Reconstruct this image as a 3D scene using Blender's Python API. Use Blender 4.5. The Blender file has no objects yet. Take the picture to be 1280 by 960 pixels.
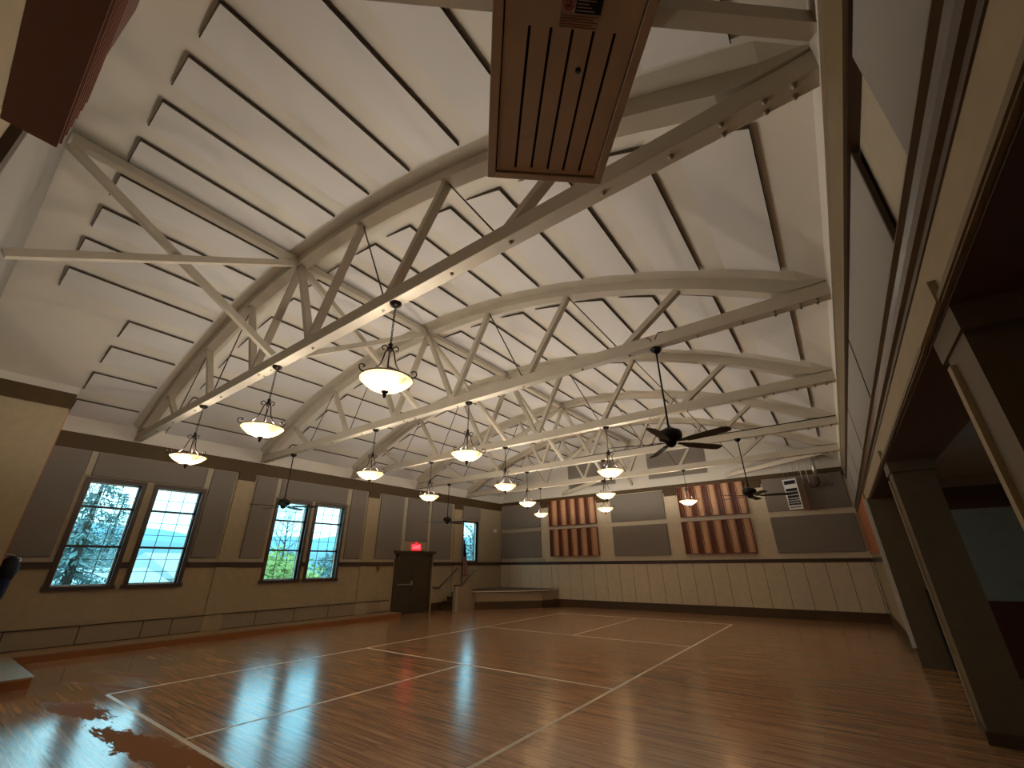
import bpy, bmesh, math, random
from mathutils import Vector, Matrix
random.seed(7)
PI = math.pi
SC = bpy.context.scene
COL = SC.collection

# ------------------------------------------------------------------ camera, sky, exposure
cam_d = bpy.data.cameras.new('camera')
cam_d.sensor_width = 36.0
cam_d.lens = 518.39 * 36.0 / 1280.0
cam_d.clip_start = 0.05
cam_d.clip_end = 600
cam = bpy.data.objects.new('camera', cam_d)
COL.objects.link(cam)
cam.location = (6.343, -9.164, 1.740)
cam.rotation_euler = (1.98190, 0.00729, 0.63669)
SC.camera = cam

SC.view_settings.view_transform = 'Standard'
SC.view_settings.look = 'None'
SC.view_settings.gamma = 1.0
SC.view_settings.use_curve_mapping = False
SC.view_settings.exposure = 0.62

LAMP_W = 56.0          # each pendant's bulb
SKY = 3.6              # overcast daylight

world = bpy.data.worlds.new('sky')
SC.world = world
world.use_nodes = True
wn, wl = world.node_tree.nodes, world.node_tree.links
wn.clear()
w_out = wn.new('ShaderNodeOutputWorld')
w_bg = wn.new('ShaderNodeBackground')
w_tc = wn.new('ShaderNodeTexCoord')
w_no = wn.new('ShaderNodeTexNoise')
w_no.inputs['Scale'].default_value = 2.6
w_no.inputs['Detail'].default_value = 5
w_ra = wn.new('ShaderNodeValToRGB')
w_ra.color_ramp.elements[0].position = 0.35
w_ra.color_ramp.elements[0].color = (0.18, 0.49, 0.63, 1)
w_ra.color_ramp.elements[1].position = 0.65
w_ra.color_ramp.elements[1].color = (0.37, 0.69, 0.79, 1)
wl.new(w_tc.outputs['Generated'], w_no.inputs['Vector'])
wl.new(w_no.outputs['Fac'], w_ra.inputs['Fac'])
wl.new(w_ra.outputs['Color'], w_bg.inputs['Color'])
w_bg.inputs['Strength'].default_value = SKY
wl.new(w_bg.outputs['Background'], w_out.inputs['Surface'])

# ------------------------------------------------------------------ key measures (metres)
XL, XR = -8.02, 7.03          # window wall, column wall (frieze face)
YN, YF = -9.68, 9.30          # near end wall, far end wall
XC = -0.5                     # ridge line
RC = 14.9                     # vault radius
ZC = 7.05                     # vault crown
TY = [-6.47, -3.28, 0.0, 3.2, 6.43]
ORD = ['first', 'second', 'third', 'fourth', 'fifth', 'sixth', 'seventh', 'eighth', 'ninth', 'tenth',
       'eleventh', 'twelfth', 'thirteenth', 'fourteenth', 'fifteenth', 'sixteenth', 'seventeenth']

def vault(x, crown=ZC):
    d = x - XC
    return crown - (RC - math.sqrt(RC * RC - d * d))

# ------------------------------------------------------------------ materials
def new_mat(name):
    m = bpy.data.materials.new(name)
    m.use_nodes = True
    return m, m.node_tree.nodes, m.node_tree.links, m.node_tree.nodes['Principled BSDF']

def plain(name, col, rough=0.7, metal=0.0, var=0.12, scale=6.0, bump=0.0, bscale=60.0, spec=0.5):
    m, n, l, b = new_mat(name)
    b.inputs['Roughness'].default_value = rough
    b.inputs['Metallic'].default_value = metal
    b.inputs['Specular IOR Level'].default_value = spec
    tc = n.new('ShaderNodeTexCoord')
    no = n.new('ShaderNodeTexNoise')
    no.inputs['Scale'].default_value = scale
    no.inputs['Detail'].default_value = 4
    l.new(tc.outputs['Object'], no.inputs['Vector'])
    mx = n.new('ShaderNodeMix'); mx.data_type = 'RGBA'
    mx.inputs[6].default_value = tuple(c * (1 - var) for c in col) + (1,)
    mx.inputs[7].default_value = tuple(min(1, c * (1 + var)) for c in col) + (1,)
    l.new(no.outputs['Fac'], mx.inputs[0])
    l.new(mx.outputs[2], b.inputs['Base Color'])
    if bump:
        n2 = n.new('ShaderNodeTexNoise')
        n2.inputs['Scale'].default_value = bscale
        l.new(tc.outputs['Object'], n2.inputs['Vector'])
        bp = n.new('ShaderNodeBump')
        bp.inputs['Strength'].default_value = bump
        bp.inputs['Distance'].default_value = 0.01
        l.new(n2.outputs['Fac'], bp.inputs['Height'])
        l.new(bp.outputs['Normal'], b.inputs['Normal'])
    return m

def glow(name, col, strength):
    m, n, l, b = new_mat(name)
    b.inputs['Base Color'].default_value = (0.02, 0.02, 0.02, 1)
    b.inputs['Emission Color'].default_value = tuple(col) + (1,)
    b.inputs['Emission Strength'].default_value = strength
    return m

M = {}
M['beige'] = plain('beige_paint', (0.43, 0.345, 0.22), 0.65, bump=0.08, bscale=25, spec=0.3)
M['beige_far_lit'] = plain('beige_paint_far_lit', (0.70, 0.595, 0.43), 0.6, bump=0.05, bscale=25, spec=0.3)  # beige lightened so the far wall's stronger light is in the colour
M['beige_light'] = plain('light_beige_paint', (0.46, 0.40, 0.30), 0.6, spec=0.3)
M['fabric'] = plain('grey_acoustic_fabric', (0.25, 0.22, 0.19), 0.95, var=0.10, scale=30, bump=0.3, bscale=400, spec=0.1)
M['fabric_pale'] = plain('pale_acoustic_fabric', (0.34, 0.32, 0.29), 0.95, var=0.05, scale=30, bump=0.2, bscale=400, spec=0.1)
M['frieze'] = plain('brown_frieze_paint', (0.085, 0.050, 0.017), 0.5, spec=0.3)
M['tan_trim'] = plain('tan_cornice_paint', (0.22, 0.165, 0.09), 0.5, spec=0.3)
M['trim_dark'] = plain('dark_brown_wood_trim', (0.065, 0.034, 0.02), 0.4)
M['base_brown'] = plain('dark_baseboard_brown', (0.085, 0.048, 0.018), 0.45)
M['wainscot'] = plain('drab_brown_panelling', (0.34, 0.275, 0.19), 0.6)
M['plaster'] = plain('cream_ceiling_plaster', (0.68, 0.64, 0.565), 0.75, var=0.06, scale=1.2, bump=0.05, bscale=8, spec=0.2)
M['ceil_panel'] = plain('white_ceiling_panel', (0.67, 0.65, 0.635), 0.9, var=0.04, scale=1.5, spec=0.1)
M['panel_edge'] = plain('dark_panel_edge', (0.075, 0.052, 0.033), 0.9)  # dark colour carries the shade of panel sides and gaps
M['truss'] = plain('cream_painted_timber', (0.58, 0.52, 0.42), 0.55, var=0.10, scale=3, bump=0.1, bscale=40, spec=0.3)
M['iron'] = plain('oil_rubbed_bronze', (0.020, 0.013, 0.010), 0.38, metal=0.7)
M['fan_dark'] = plain('dark_fan_metal', (0.012, 0.009, 0.008), 0.35, metal=0.5)
M['blade'] = plain('dark_fan_blade_wood', (0.018, 0.010, 0.008), 0.4)
M['steel'] = plain('brushed_steel', (0.55, 0.54, 0.52), 0.3, metal=1.0)
M['white_metal'] = plain('white_enamel', (0.72, 0.72, 0.70), 0.4)
M['heater_case'] = plain('tan_heater_sheet_metal', (0.52, 0.40, 0.30), 0.5, metal=0.2)
M['black'] = plain('black_gap', (0.006, 0.005, 0.005), 0.8)
M['label_paper'] = plain('warning_label_paper', (0.42, 0.33, 0.27), 0.6)
M['label_red'] = plain('warning_label_red', (0.30, 0.02, 0.02), 0.6)
M['door_olive'] = plain('dark_olive_door_paint', (0.060, 0.044, 0.022), 0.45)
M['column'] = plain('olive_brown_column_paint', (0.17, 0.13, 0.08), 0.6, spec=0.3)
M['soffit'] = plain('brown_soffit', (0.10, 0.050, 0.026), 0.6)
M['header'] = plain('maroon_brown_header', (0.115, 0.035, 0.016), 0.55)
M['header_slat'] = plain('header_slat_wood', (0.24, 0.10, 0.06), 0.5)
M['bolt_metal'] = plain('painted_bolt', (0.30, 0.25, 0.18), 0.5)
M['orange'] = plain('rust_orange', (0.42, 0.16, 0.06), 0.6)  # orange tone of the two wall strips
M['aisle_blue'] = plain('grey_blue_plaster', (0.26, 0.33, 0.33), 0.7)
M['aisle_red'] = plain('dark_red_wainscot', (0.075, 0.022, 0.014), 0.5)
M['aisle_ceiling'] = plain('grey_aisle_plaster', (0.33, 0.29, 0.25), 0.8)
M['stage_wall'] = plain('stage_front_paint', (0.36, 0.28, 0.18), 0.6)
M['white_cap'] = plain('white_stage_lip', (0.75, 0.72, 0.66), 0.5)
M['line'] = plain('court_line_paint', (0.85, 0.75, 0.60), 0.35, var=0.1, scale=40)
M['red_wood'] = plain('red_brown_slat', (0.22, 0.068, 0.034), 0.5, var=0.2, scale=14)  # darker red brown for the recessed strips and fins
M['moulding'] = plain('gilded_brown_moulding', (0.085, 0.048, 0.02), 0.33)
M['tan_wood'] = plain('tan_cedar_slat', (0.62, 0.335, 0.18), 0.5, var=0.2, scale=14)
M['jacket'] = plain('black_cloth', (0.006, 0.006, 0.008), 0.8, bump=0.4, bscale=30)
M['blue_cloth'] = plain('blue_cloth', (0.012, 0.025, 0.075), 0.9, bump=0.4, bscale=30)
M['exit_red'] = glow('exit_letters', (1.0, 0.05, 0.07), 5.0)
M['exit_face'] = glow('exit_face', (0.8, 0.02, 0.03), 0.9)
M['lampglass'] = plain('emergency_lamp_lens', (0.7, 0.65, 0.6), 0.2)

def wood(name, c0, c1, axis='X', rough=0.4):
    m, n, l, b = new_mat(name)
    b.inputs['Roughness'].default_value = rough
    tc = n.new('ShaderNodeTexCoord')
    mp = n.new('ShaderNodeMapping')
    mp.inputs['Scale'].default_value = (1, 14, 14) if axis == 'X' else (14, 1, 14)
    no = n.new('ShaderNodeTexNoise'); no.inputs['Scale'].default_value = 2; no.inputs['Detail'].default_value = 6
    l.new(tc.outputs['Object'], mp.inputs['Vector']); l.new(mp.outputs['Vector'], no.inputs['Vector'])
    mx = n.new('ShaderNodeMix'); mx.data_type = 'RGBA'
    mx.inputs[6].default_value = c0 + (1,); mx.inputs[7].default_value = c1 + (1,)
    l.new(no.outputs['Fac'], mx.inputs[0]); l.new(mx.outputs[2], b.inputs['Base Color'])
    return m
M['ledge_wood'] = wood('honey_ledge_wood', (0.30, 0.18, 0.085), (0.44, 0.29, 0.15), 'Y', 0.55)
M['ledge_front'] = wood('rust_stained_riser', (0.27, 0.095, 0.028), (0.40, 0.15, 0.045), 'Y', 0.4)
M['rail_wood'] = wood('dark_handrail_wood', (0.03, 0.014, 0.007), (0.06, 0.03, 0.015), 'Y', 0.35)
M['bark'] = plain('bark', (0.05, 0.035, 0.025), 0.9)

def floor_mat():
    m, n, l, b = new_mat('oak_strip_floor')
    tc = n.new('ShaderNodeTexCoord')
    br = n.new('ShaderNodeTexBrick')
    br.offset = 0.5; br.offset_frequency = 3
    br.inputs['Color1'].default_value = (0.62, 0.34, 0.165, 1)
    br.inputs['Color2'].default_value = (0.45, 0.23, 0.105, 1)
    br.inputs['Mortar'].default_value = (0.05, 0.022, 0.01, 1)
    br.inputs['Scale'].default_value = 1.0
    br.inputs['Mortar Size'].default_value = 0.0016
    br.inputs['Mortar Smooth'].default_value = 0.3
    br.inputs['Bias'].default_value = -0.1
    br.inputs['Brick Width'].default_value = 0.95
    br.inputs['Row Height'].default_value = 0.057
    l.new(tc.outputs['Object'], br.inputs['Vector'])
    # grain, stretched along the boards
    mp = n.new('ShaderNodeMapping'); mp.inputs['Scale'].default_value = (0.5, 16, 1)
    g = n.new('ShaderNodeTexNoise'); g.inputs['Scale'].default_value = 1.6; g.inputs['Detail'].default_value = 6
    g.inputs['Roughness'].default_value = 0.62
    l.new(tc.outputs['Object'], mp.inputs['Vector']); l.new(mp.outputs['Vector'], g.inputs['Vector'])
    gr = n.new('ShaderNodeValToRGB')
    gr.color_ramp.elements[0].position = 0.34; gr.color_ramp.elements[0].color = (0.34, 0.29, 0.25, 1)
    gr.color_ramp.elements[1].position = 0.62; gr.color_ramp.elements[1].color = (1.22, 1.18, 1.12, 1)
    l.new(g.outputs['Fac'], gr.inputs['Fac'])
    mu = n.new('ShaderNodeMix'); mu.data_type = 'RGBA'; mu.blend_type = 'MULTIPLY'
    mu.inputs[0].default_value = 0.85
    l.new(br.outputs['Color'], mu.inputs[6]); l.new(gr.outputs['Color'], mu.inputs[7])
    # matte brown patches in the corner by the low platform
    sp = n.new('ShaderNodeSeparateXYZ'); l.new(tc.outputs['Object'], sp.inputs['Vector'])
    def lin(sock, a, bb):
        r = n.new('ShaderNodeMapRange'); r.inputs['From Min'].default_value = a; r.inputs['From Max'].default_value = bb
        l.new(sock, r.inputs['Value']); return r.outputs['Result']
    def mul(a, bb, op='MULTIPLY'):
        q = n.new('ShaderNodeMath'); q.operation = op
        for i, s in enumerate((a, bb)):
            if isinstance(s, (int, float)): q.inputs[i].default_value = s
            else: l.new(s, q.inputs[i])
        return q.outputs[0]
    zone = mul(lin(sp.outputs['X'], -0.9, -2.6), lin(sp.outputs['Y'], -5.4, -6.6))
    zc = n.new('ShaderNodeClamp'); l.new(zone, zc.inputs['Value']); zone = zc.outputs[0]
    wnz = n.new('ShaderNodeTexNoise'); wnz.inputs['Scale'].default_value = 2.6; wnz.inputs['Detail'].default_value = 9
    wnz.inputs['Roughness'].default_value = 0.68; wnz.inputs['Distortion'].default_value = 0.6
    wmap = n.new('ShaderNodeMapping'); wmap.inputs['Scale'].default_value = (1.1, 3.6, 1)
    l.new(tc.outputs['Object'], wmap.inputs['Vector']); l.new(wmap.outputs['Vector'], wnz.inputs['Vector'])
    wob = mul(mul(wnz.outputs['Fac'], -0.5, 'ADD'), 2.6)
    def patch(cx, cy, rx, ry, rot=0.0):
        mpp = n.new('ShaderNodeMapping'); mpp.vector_type = 'TEXTURE'
        mpp.inputs['Location'].default_value = (cx, cy, 0); mpp.inputs['Scale'].default_value = (rx, ry, 1)
        mpp.inputs['Rotation'].default_value = (0, 0, rot)
        l.new(tc.outputs['Object'], mpp.inputs['Vector'])
        ln = n.new('ShaderNodeVectorMath'); ln.operation = 'LENGTH'
        l.new(mpp.outputs['Vector'], ln.inputs[0])
        return lin(mul(ln.outputs['Value'], wob, 'ADD'), 1.03, 0.97)
    def mx2(p, q): return mul(p, q, 'MAXIMUM')
    matte = mx2(patch(0.15, -6.98, 1.35, 0.20, 0.14), patch(-2.45, -7.15, 0.75, 0.20, 0.2))
    matte = mx2(matte, patch(-3.6, -6.55, 0.9, 0.09, 0.3))
    matte = mx2(matte, patch(-4.6, -6.2, 0.9, 0.10, 0.25))
    mattec = n.new('ShaderNodeClamp'); l.new(matte, mattec.inputs['Value'])
    mo = n.new('ShaderNodeMix'); mo.data_type = 'RGBA'
    mo.inputs[7].default_value = (0.27, 0.115, 0.034, 1)
    l.new(mattec.outputs[0], mo.inputs[0]); l.new(mu.outputs[2], mo.inputs[6])
    l.new(mo.outputs[2], b.inputs['Base Color'])
    # gloss: uneven varnish
    rn = n.new('ShaderNodeTexNoise'); rn.inputs['Scale'].default_value = 0.9; rn.inputs['Detail'].default_value = 4
    l.new(tc.outputs['Object'], rn.inputs['Vector'])
    rr = lin(rn.outputs['Fac'], 0.3, 0.7)
    rough = mul(mul(rr, 0.06), 0.17, 'ADD')
    smooth_zone = mul(zone, -0.10)
    rough = mul(rough, smooth_zone, 'ADD')
    rough = mul(rough, mul(mattec.outputs[0], 0.62), 'ADD')
    l.new(rough, b.inputs['Roughness'])
    b.inputs['Specular IOR Level'].default_value = 0.62
    cw = mul(mul(mattec.outputs[0], -0.42), 0.42, 'ADD')
    l.new(cw, b.inputs['Coat Weight'])
    b.inputs['Coat IOR'].default_value = 1.7
    cr = mul(mul(zone, -0.11), 0.20, 'ADD')
    l.new(cr, b.inputs['Coat Roughness'])
    spec = mul(mul(mattec.outputs[0], -0.75), 0.85, 'ADD')
    l.new(spec, b.inputs['Specular IOR Level'])
    bp = n.new('ShaderNodeBump'); bp.inputs['Strength'].default_value = 0.16; bp.inputs['Distance'].default_value = 0.006
    bm2 = n.new('ShaderNodeMapping'); bm2.inputs['Scale'].default_value = (2.2, 17.5, 1)
    bn = n.new('ShaderNodeTexNoise'); bn.inputs['Scale'].default_value = 1.0; bn.inputs['Detail'].default_value = 2
    l.new(tc.outputs['Object'], bm2.inputs['Vector']); l.new(bm2.outputs['Vector'], bn.inputs['Vector'])
    l.new(mul(mul(zone, -0.14), 0.24, 'ADD'), bp.inputs['Strength'])
    l.new(bn.outputs['Fac'], bp.inputs['Height']); l.new(bp.outputs['Normal'], b.inputs['Normal'])
    return m
M['floor'] = floor_mat()

def glass_mat():
    m = bpy.data.materials.new('window_glass'); m.use_nodes = True
    n, l = m.node_tree.nodes, m.node_tree.links
    n.clear()
    o = n.new('ShaderNodeOutputMaterial'); mx = n.new('ShaderNodeMixShader')
    t = n.new('ShaderNodeBsdfTransparent'); g = n.new('ShaderNodeBsdfGlossy')
    t.inputs['Color'].default_value = (0.95, 0.98, 0.98, 1)
    g.inputs['Roughness'].default_value = 0.03
    f = n.new('ShaderNodeLayerWeight'); f.inputs['Blend'].default_value = 0.5
    pw = n.new('ShaderNodeMath'); pw.operation = 'POWER'; pw.inputs[1].default_value = 4.0
    ma = n.new('ShaderNodeMath'); ma.operation = 'MULTIPLY_ADD'; ma.inputs[1].default_value = 0.6; ma.inputs[2].default_value = 0.035
    l.new(f.outputs['Facing'], pw.inputs[0]); l.new(pw.outputs[0], ma.inputs[0])
    l.new(ma.outputs[0], mx.inputs[0]); l.new(t.outputs[0], mx.inputs[1]); l.new(g.outputs[0], mx.inputs[2])
    l.new(mx.outputs[0], o.inputs['Surface'])
    return m
M['glass'] = glass_mat()

def bowl_mat():
    m = bpy.data.materials.new('lit_alabaster_glass'); m.use_nodes = True
    n, l = m.node_tree.nodes, m.node_tree.links
    n.clear()
    o = n.new('ShaderNodeOutputMaterial')
    tr = n.new('ShaderNodeBsdfTranslucent'); df = n.new('ShaderNodeBsdfDiffuse')
    em = n.new('ShaderNodeEmission'); mx = n.new('ShaderNodeMixShader'); ad = n.new('ShaderNodeAddShader')
    tc = n.new('ShaderNodeTexCoord'); no = n.new('ShaderNodeTexNoise')
    no.inputs['Scale'].default_value = 9; no.inputs['Detail'].default_value = 4
    l.new(tc.outputs['Object'], no.inputs['Vector'])
    ra = n.new('ShaderNodeValToRGB')
    ra.color_ramp.elements[0].color = (0.19, 0.115, 0.05, 1); ra.color_ramp.elements[1].color = (0.26, 0.19, 0.105, 1)
    l.new(no.outputs['Fac'], ra.inputs['Fac'])
    l.new(ra.outputs['Color'], tr.inputs['Color']); l.new(ra.outputs['Color'], df.inputs['Color'])
    em.inputs['Color'].default_value = (1.0, 0.72, 0.36, 1); em.inputs['Strength'].default_value = 0.22
    mx.inputs[0].default_value = 0.35
    l.new(tr.outputs[0], mx.inputs[1]); l.new(df.outputs[0], mx.inputs[2])
    l.new(mx.outputs[0], ad.inputs[0]); l.new(em.outputs[0], ad.inputs[1])
    l.new(ad.outputs[0], o.inputs['Surface'])
    return m
M['bowl'] = bowl_mat()
M['bulb'] = glow('lit_bulb', (1.0, 0.86, 0.62), 14.0)

def flag_mat():
    m, n, l, b = new_mat('flag_cloth')
    b.inputs['Roughness'].default_value = 0.85
    tc = n.new('ShaderNodeTexCoord'); sp = n.new('ShaderNodeSeparateXYZ')
    l.new(tc.outputs['UV'], sp.inputs['Vector'])
    s = n.new('ShaderNodeMath'); s.operation = 'MULTIPLY'; s.inputs[1].default_value = 6.5
    l.new(sp.outputs['X'], s.inputs[0])
    fr = n.new('ShaderNodeMath'); fr.operation = 'FRACT'; l.new(s.outputs[0], fr.inputs[0])
    gt = n.new('ShaderNodeMath'); gt.operation = 'GREATER_THAN'; gt.inputs[1].default_value = 0.5; l.new(fr.outputs[0], gt.inputs[0])
    mx = n.new('ShaderNodeMix'); mx.data_type = 'RGBA'
    mx.inputs[6].default_value = (0.30, 0.012, 0.02, 1); mx.inputs[7].default_value = (0.62, 0.60, 0.58, 1)
    l.new(gt.outputs[0], mx.inputs[0])
    cg = n.new('ShaderNodeMath'); cg.operation = 'GREATER_THAN'; cg.inputs[1].default_value = 0.52
    l.new(sp.outputs['Y'], cg.inputs[0])
    m2 = n.new('ShaderNodeMix'); m2.data_type = 'RGBA'; m2.inputs[7].default_value = (0.008, 0.012, 0.05, 1)
    l.new(cg.outputs[0], m2.inputs[0]); l.new(mx.outputs[2], m2.inputs[6])
    l.new(m2.outputs[2], b.inputs['Base Color'])
    return m
M['flag'] = flag_mat()

# ------------------------------------------------------------------ mesh helpers
class MB:
    def __init__(self):
        self.v, self.f, self.mi, self.sm = [], [], [], []
    def add(self, vs, fs, mi=0, smooth=False):
        o = len(self.v)
        self.v += [tuple(p) for p in vs]
        for f in fs:
            self.f.append([i + o for i in f]); self.mi.append(mi); self.sm.append(smooth)
        return self
    def box(self, x0, x1, y0, y1, z0, z1, mi=0):
        vs = [(x0, y0, z0), (x1, y0, z0), (x1, y1, z0), (x0, y1, z0), (x0, y0, z1), (x1, y0, z1), (x1, y1, z1), (x0, y1, z1)]
        return self.add(vs, [(3, 2, 1, 0), (4, 5, 6, 7), (0, 1, 5, 4), (1, 2, 6, 5), (2, 3, 7, 6), (3, 0, 4, 7)], mi)
    def beam(self, a, b, w, h, up=(0, 0, 1), mi=0):
        a, b = Vector(a), Vector(b)
        d = (b - a).normalized()
        s = d.cross(Vector(up))
        if s.length < 1e-4: s = d.cross(Vector((0, 1, 0)))
        s.normalize(); u = s.cross(d)
        vs = []
        for p in (a, b):
            for i, j in ((-1, -1), (1, -1), (1, 1), (-1, 1)):
                vs.append(p + s * (i * w / 2) + u * (j * h / 2))
        return self.add(vs, [(0, 1, 2, 3), (7, 6, 5, 4), (0, 4, 5, 1), (1, 5, 6, 2), (2, 6, 7, 3), (3, 7, 4, 0)], mi)
    def tube(self, pts, r, n=8, mi=0, cap=True):
        pts = [Vector(p) for p in pts]
        rs = r if isinstance(r, (list, tuple)) else [r] * len(pts)
        vs, fs = [], []
        prev = None
        for i, p in enumerate(pts):
            t = (pts[min(i + 1, len(pts) - 1)] - pts[max(i - 1, 0)]).normalized()
            ref = prev if prev is not None else (Vector((0, 0, 1)) if abs(t.z) < 0.9 else Vector((1, 0, 0)))
            s = t.cross(ref)
            if s.length < 1e-5: s = t.cross(Vector((0, 1, 0)))
            s.normalize(); u = s.cross(t); prev = u
            for k in range(n):
                a = 2 * PI * k / n
                vs.append(p + (s * math.cos(a) + u * math.sin(a)) * rs[i])
        for i in range(len(pts) - 1):
            for k in range(n):
                k2 = (k + 1) % n
                fs.append((i * n + k, i * n + k2, (i + 1) * n + k2, (i + 1) * n + k))
        if cap:
            fs.append(tuple(range(n - 1, -1, -1))); fs.append(tuple(range((len(pts) - 1) * n, len(pts) * n)))
        return self.add(vs, fs, mi, True)
    def lathe(self, prof, c=(0, 0, 0), n=24, mi=0):
        vs, fs = [], []
        for r, z in prof:
            for k in range(n):
                a = 2 * PI * k / n
                vs.append((c[0] + r * math.cos(a), c[1] + r * math.sin(a), c[2] + z))
        for i in range(len(prof) - 1):
            for k in range(n):
                k2 = (k + 1) % n
                fs.append((i * n + k, i * n + k2, (i + 1) * n + k2, (i + 1) * n + k))
        return self.add(vs, fs, mi, True)
    def prism(self, poly, a, b, axis='z', mi=0):
        """extrude a 2-D polygon from a to b along an axis; poly is (x,y), (x,z) or (y,z)"""
        def p3(q, t):
            return {'z': (q[0], q[1], t), 'y': (q[0], t, q[1]), 'x': (t, q[0], q[1])}[axis]
        n = len(poly)
        vs = [p3(q, a) for q in poly] + [p3(q, b) for q in poly]
        fs = [tuple(range(n - 1, -1, -1)), tuple(range(n, 2 * n))] + [(i, (i + 1) % n, n + (i + 1) % n, n + i) for i in range(n)]
        return self.add(vs, fs, mi)
    def build(self, name, mats, parent=None, kind=None, bevel=0.0, loc=None):
        me = bpy.data.meshes.new(name)
        me.from_pydata(self.v, [], self.f)
        for m in (mats if isinstance(mats, (list, tuple)) else [mats]):
            me.materials.append(M[m] if isinstance(m, str) else m)
        for p, mi, sm in zip(me.polygons, self.mi, self.sm):
            p.material_index = mi; p.use_smooth = sm
        bm = bmesh.new(); bm.from_mesh(me)
        bmesh.ops.recalc_face_normals(bm, faces=bm.faces)
        bm.to_mesh(me); bm.free()
        o = bpy.data.objects.new(name, me)
        COL.objects.link(o)
        if parent: o.parent = parent
        if loc: o.location = loc
        if kind: o['kind'] = kind
        if bevel:
            md = o.modifiers.new('bevel', 'BEVEL'); md.width = bevel; md.segments = 2; md.limit_method = 'ANGLE'
        return o

def tag(o, label, cat, group=None, kind=None):
    o['label'] = label; o['category'] = cat
    if group: o['group'] = group
    if kind: o['kind'] = kind
    return o

def thing(name, label, cat, loc=(0, 0, 0), rz=0.0, group=None):
    o = bpy.data.objects.new(name, None)
    COL.objects.link(o)
    o.location = loc; o.rotation_euler = (0, 0, rz)
    return tag(o, label, cat, group)

def kids(o):
    return [c for c in COL.objects if c.parent == o]

def copy_tree(o, loc=None, rz=None, label=None, parent=None):
    c = o.copy(); COL.objects.link(c)
    if parent: c.parent = parent
    if loc is not None: c.location = loc
    if rz is not None: c.rotation_euler = (0, 0, rz)
    if label: c['label'] = label
    for k in kids(o): copy_tree(k, parent=c)
    return c

def S(name, mb, mat, **k):
    return mb.build(name, mat, kind='structure', **k)

# ------------------------------------------------------------------ room shell
# floor of the hall and the side aisle
fl = MB().box(XL - 0.3, 10.9, YN - 1.2, YF + 0.3, -0.25, 0.0)
S('floor', fl, 'floor')

# painted court lines
cl = MB()
H = 0.0015
def hline(x0, x1, y): cl.box(x0, x1, y - 0.025, y + 0.025, 0.0, H)
def vline(x, y0, y1): cl.box(x - 0.025, x + 0.025, y0, y1, 0.0, H)
vline(-3.05, -6.70, 6.70); vline(3.05, -6.70, 6.70)
for yy in (-6.705, 6.705, -2.134, 2.134): hline(-3.025, 3.025, yy)
vline(0, -6.68, -2.16); vline(0, 2.16, 6.68)
S('floor_markings', cl, 'line')

# vaulted ceiling shell
N = 180
prof_in, prof_out = [], []
for i in range(N + 1):
    x = XL - 0.3 + (XR + 0.6 - XL) * i / N
    prof_in.append((x, vault(x))); prof_out.append((x, vault(x) + 0.3))
mb = MB()
poly = prof_in + prof_out[::-1]
vs = []
for yy in (YN - 1.2, YF + 0.3):
    vs += [(x, yy, z) for x, z in poly]
n = len(poly)
fs = [(i, (i + 1) % n, n + (i + 1) % n, n + i) for i in range(n)]
for i in range(N):
    fs.append((i, i + 1, n - 2 - i, n - 1 - i)); fs.append((n + i, n + i + 1, n + n - 2 - i, n + n - 1 - i))
mb.add(vs, fs, 0, False)
ceil = S('ceiling', mb, 'plaster')

def wall_with_holes(u0, u1, z0, z1, holes, put):
    """fills a wall rectangle around rectangular holes (ua, ub, za, zb)"""
    us = sorted({u0, u1} | {h[0] for h in holes} | {h[1] for h in holes})
    for a, b in zip(us, us[1:]):
        m = (a + b) / 2
        hs = sorted([h for h in holes if h[0] < m < h[1]], key=lambda h: h[2])
        z = z0
        for h in hs:
            if h[2] > z: put(a, b, z, h[2])
            z = h[3]
        if z < z1: put(a, b, z, z1)

WIN = {1: (-7.04, -6.04, 1.36, 3.70), 2: (-5.68, -4.67, 1.36, 3.70), 3: (-2.47, -1.45, 1.36, 3.70),
       4: (-1.13, -0.10, 1.36, 3.70), 5: (6.38, 7.42, 1.92, 3.68)}
mb = MB()
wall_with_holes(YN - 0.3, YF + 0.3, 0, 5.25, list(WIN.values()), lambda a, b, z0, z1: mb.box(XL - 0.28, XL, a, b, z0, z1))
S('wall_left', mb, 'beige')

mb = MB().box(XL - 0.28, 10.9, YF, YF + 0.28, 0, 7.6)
S('wall_far', mb, 'beige_far_lit')
# cream plaster gable of the far wall
g = [(XL, 4.80)] + [(XR + 0.05, 4.80)] + [(x, vault(x) + 0.02) for x in [XR + 0.05 - (XR + 0.05 - XL) * i / 40 for i in range(41)]]
S('trim_1', MB().prism(g, YF - 0.03, YF + 0.01, 'y'), 'plaster')

# near end wall
mb = MB().box(XL - 0.28, 10.9, YN - 0.28, YN, 0, 7.6)
S('wall_near', mb, 'beige')

# column-side wall: solid far part, upper wall above the arcade
XW = 7.12
mb = MB()
mb.box(7.07, 7.5, 2.45, YF, 0, 2.95)
S('wall_right', mb, 'beige')
S('wall_upper', MB().box(XW, 7.6, YN, YF, 3.2, 5.4), 'beige_light')
# beam over the openings
mb = MB().box(7.07, 7.6, YN, YF, 2.95, 3.25)
S('trim_2', mb, 'beige')
S('trim_3', MB().box(7.08, 7.59, YN, 2.45, 2.935, 2.952), 'soffit')
# small bead along the lower edge of the beam
S('trim_4', MB().box(7.045, 7.075, YN, 2.5, 2.955, 2.985).box(7.055, 7.075, YN, 2.5, 2.945, 2.955), 'tan_trim')
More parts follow.
